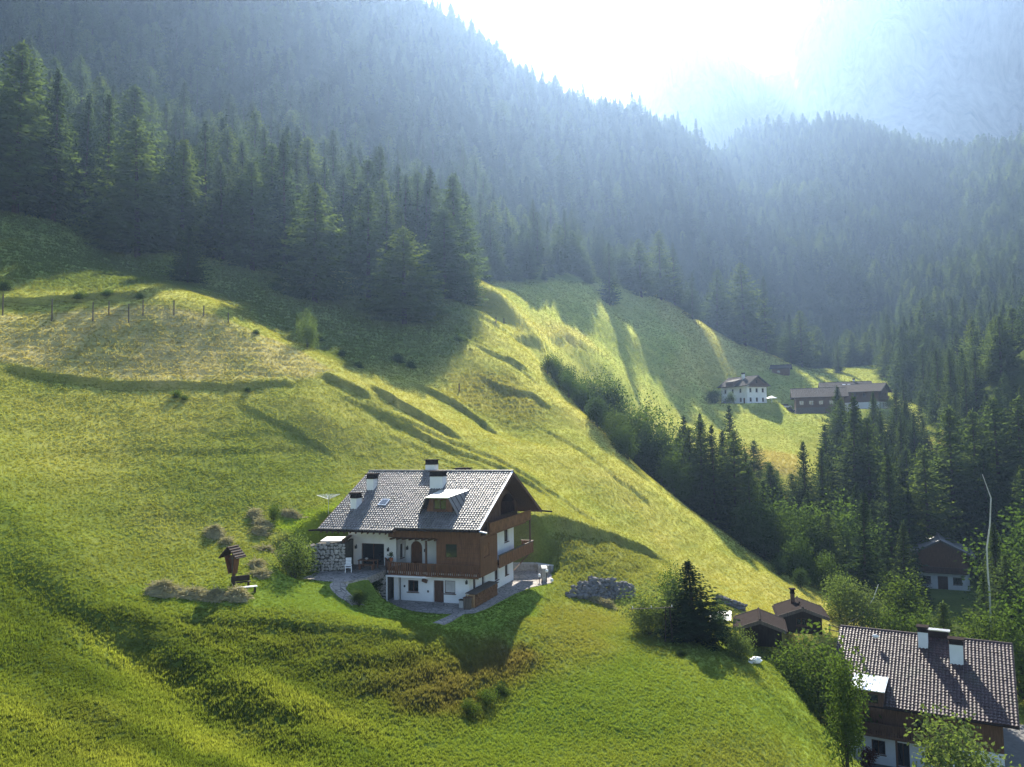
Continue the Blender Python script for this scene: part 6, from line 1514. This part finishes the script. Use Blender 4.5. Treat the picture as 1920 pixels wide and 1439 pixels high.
for z in (.5, 1.0): MB().box(-.2, 4.2, -.03, .03, z, z + .1).build('rail', 'wood_grey', o)
# pale pole and cables in the valley
def cable(name, pts, r, mat, label, cat):
    P = [at(*q) for q in pts]; b = P[-1]; o = empty(name, tuple(b), 0, label, cat); m = MB(); m.tube([tuple(np.array(q) - b) for q in P], r, 6); m.build(name + '_body', mat, o); return o
base = at(1859, 1200, 92); gzb = gz(base[0], base[1])
o = empty('pale_mast', (base[0], base[1], gzb), 0, 'tall thin pale mast rising behind the red-brown roof', 'mast')
pts = [np.array([0, 0, -.3])] + [np.array(at(a, b, 92)) - np.array([base[0], base[1], gzb]) for a, b in ((1859, 1200), (1856, 1120), (1852, 1070), (1850, 1030), (1856, 985), (1858, 934), (1850, 912), (1842, 890))]
MB().tube(pts, [.10, .10, .10, .09, .09, .08, .07, .05, .04], 6).build('mast_body', 'pale_bark', o)
cable('cable', [(1647, 1096, 96), (1638, 1122, 96), (1622, 1146, 96), (1606, 1160, 96), (1590, 1168, 96)], .05, 'pale_bark', 'pale slack cable hanging above the red-brown roof', 'cable')
# dirt track and bare scree patches on the far side
p = [hit(*q) for q in ((1795, 1010), (1815, 998), (1835, 985), (1862, 968), (1890, 955))]
if all(q is not None for q in p): ribbon('dirt_track', 'dirt', p, 4.0, .06)
p = [hit(*q) for q in ((1800, 762), (1830, 768), (1870, 772), (1925, 778))]
if all(q is not None for q in p): ribbon('dirt_track', 'dirt', p, 2.6, .08)
# ------------------------------------------------------------------ grass over everything that is not paved or built
grass_object('meadow_grass', 'short green and yellow grass covering the meadows', 520000, grass_ok, 31)

# ------------------------------------------------------------------ morning haze in the valley
def make_haze(x0, x1, y0, y1, z0, z1, dens):
    o = box('haze', 'plaster', None, x0, x1, y0, y1, z0, z1)
    m = bpy.data.materials.new('haze'); m.use_nodes = True; nt = m.node_tree; nt.nodes.clear()
    out = nt.nodes.new('ShaderNodeOutputMaterial'); v = nt.nodes.new('ShaderNodeVolumePrincipled')
    v.inputs['Color'].default_value = (.42, .63, 1.0, 1); v.inputs['Density'].default_value = dens; v.inputs['Anisotropy'].default_value = .60
    nt.links.new(v.outputs[0], out.inputs['Volume'])
    o.data.materials.clear(); o.data.materials.append(m)
    tag(o, 'pale blue morning haze filling the valley', 'haze', None, 'stuff')
make_haze(min(GX.min(), MX.min()) - 20, max(GX.max(), MX.max()) + 20, -120, MY.max() + 20, min(GZ.min(), MZ.min()) - 1, max(GZ.max() + 30, MZ.max()) + 3, HAZE_DENSITY)
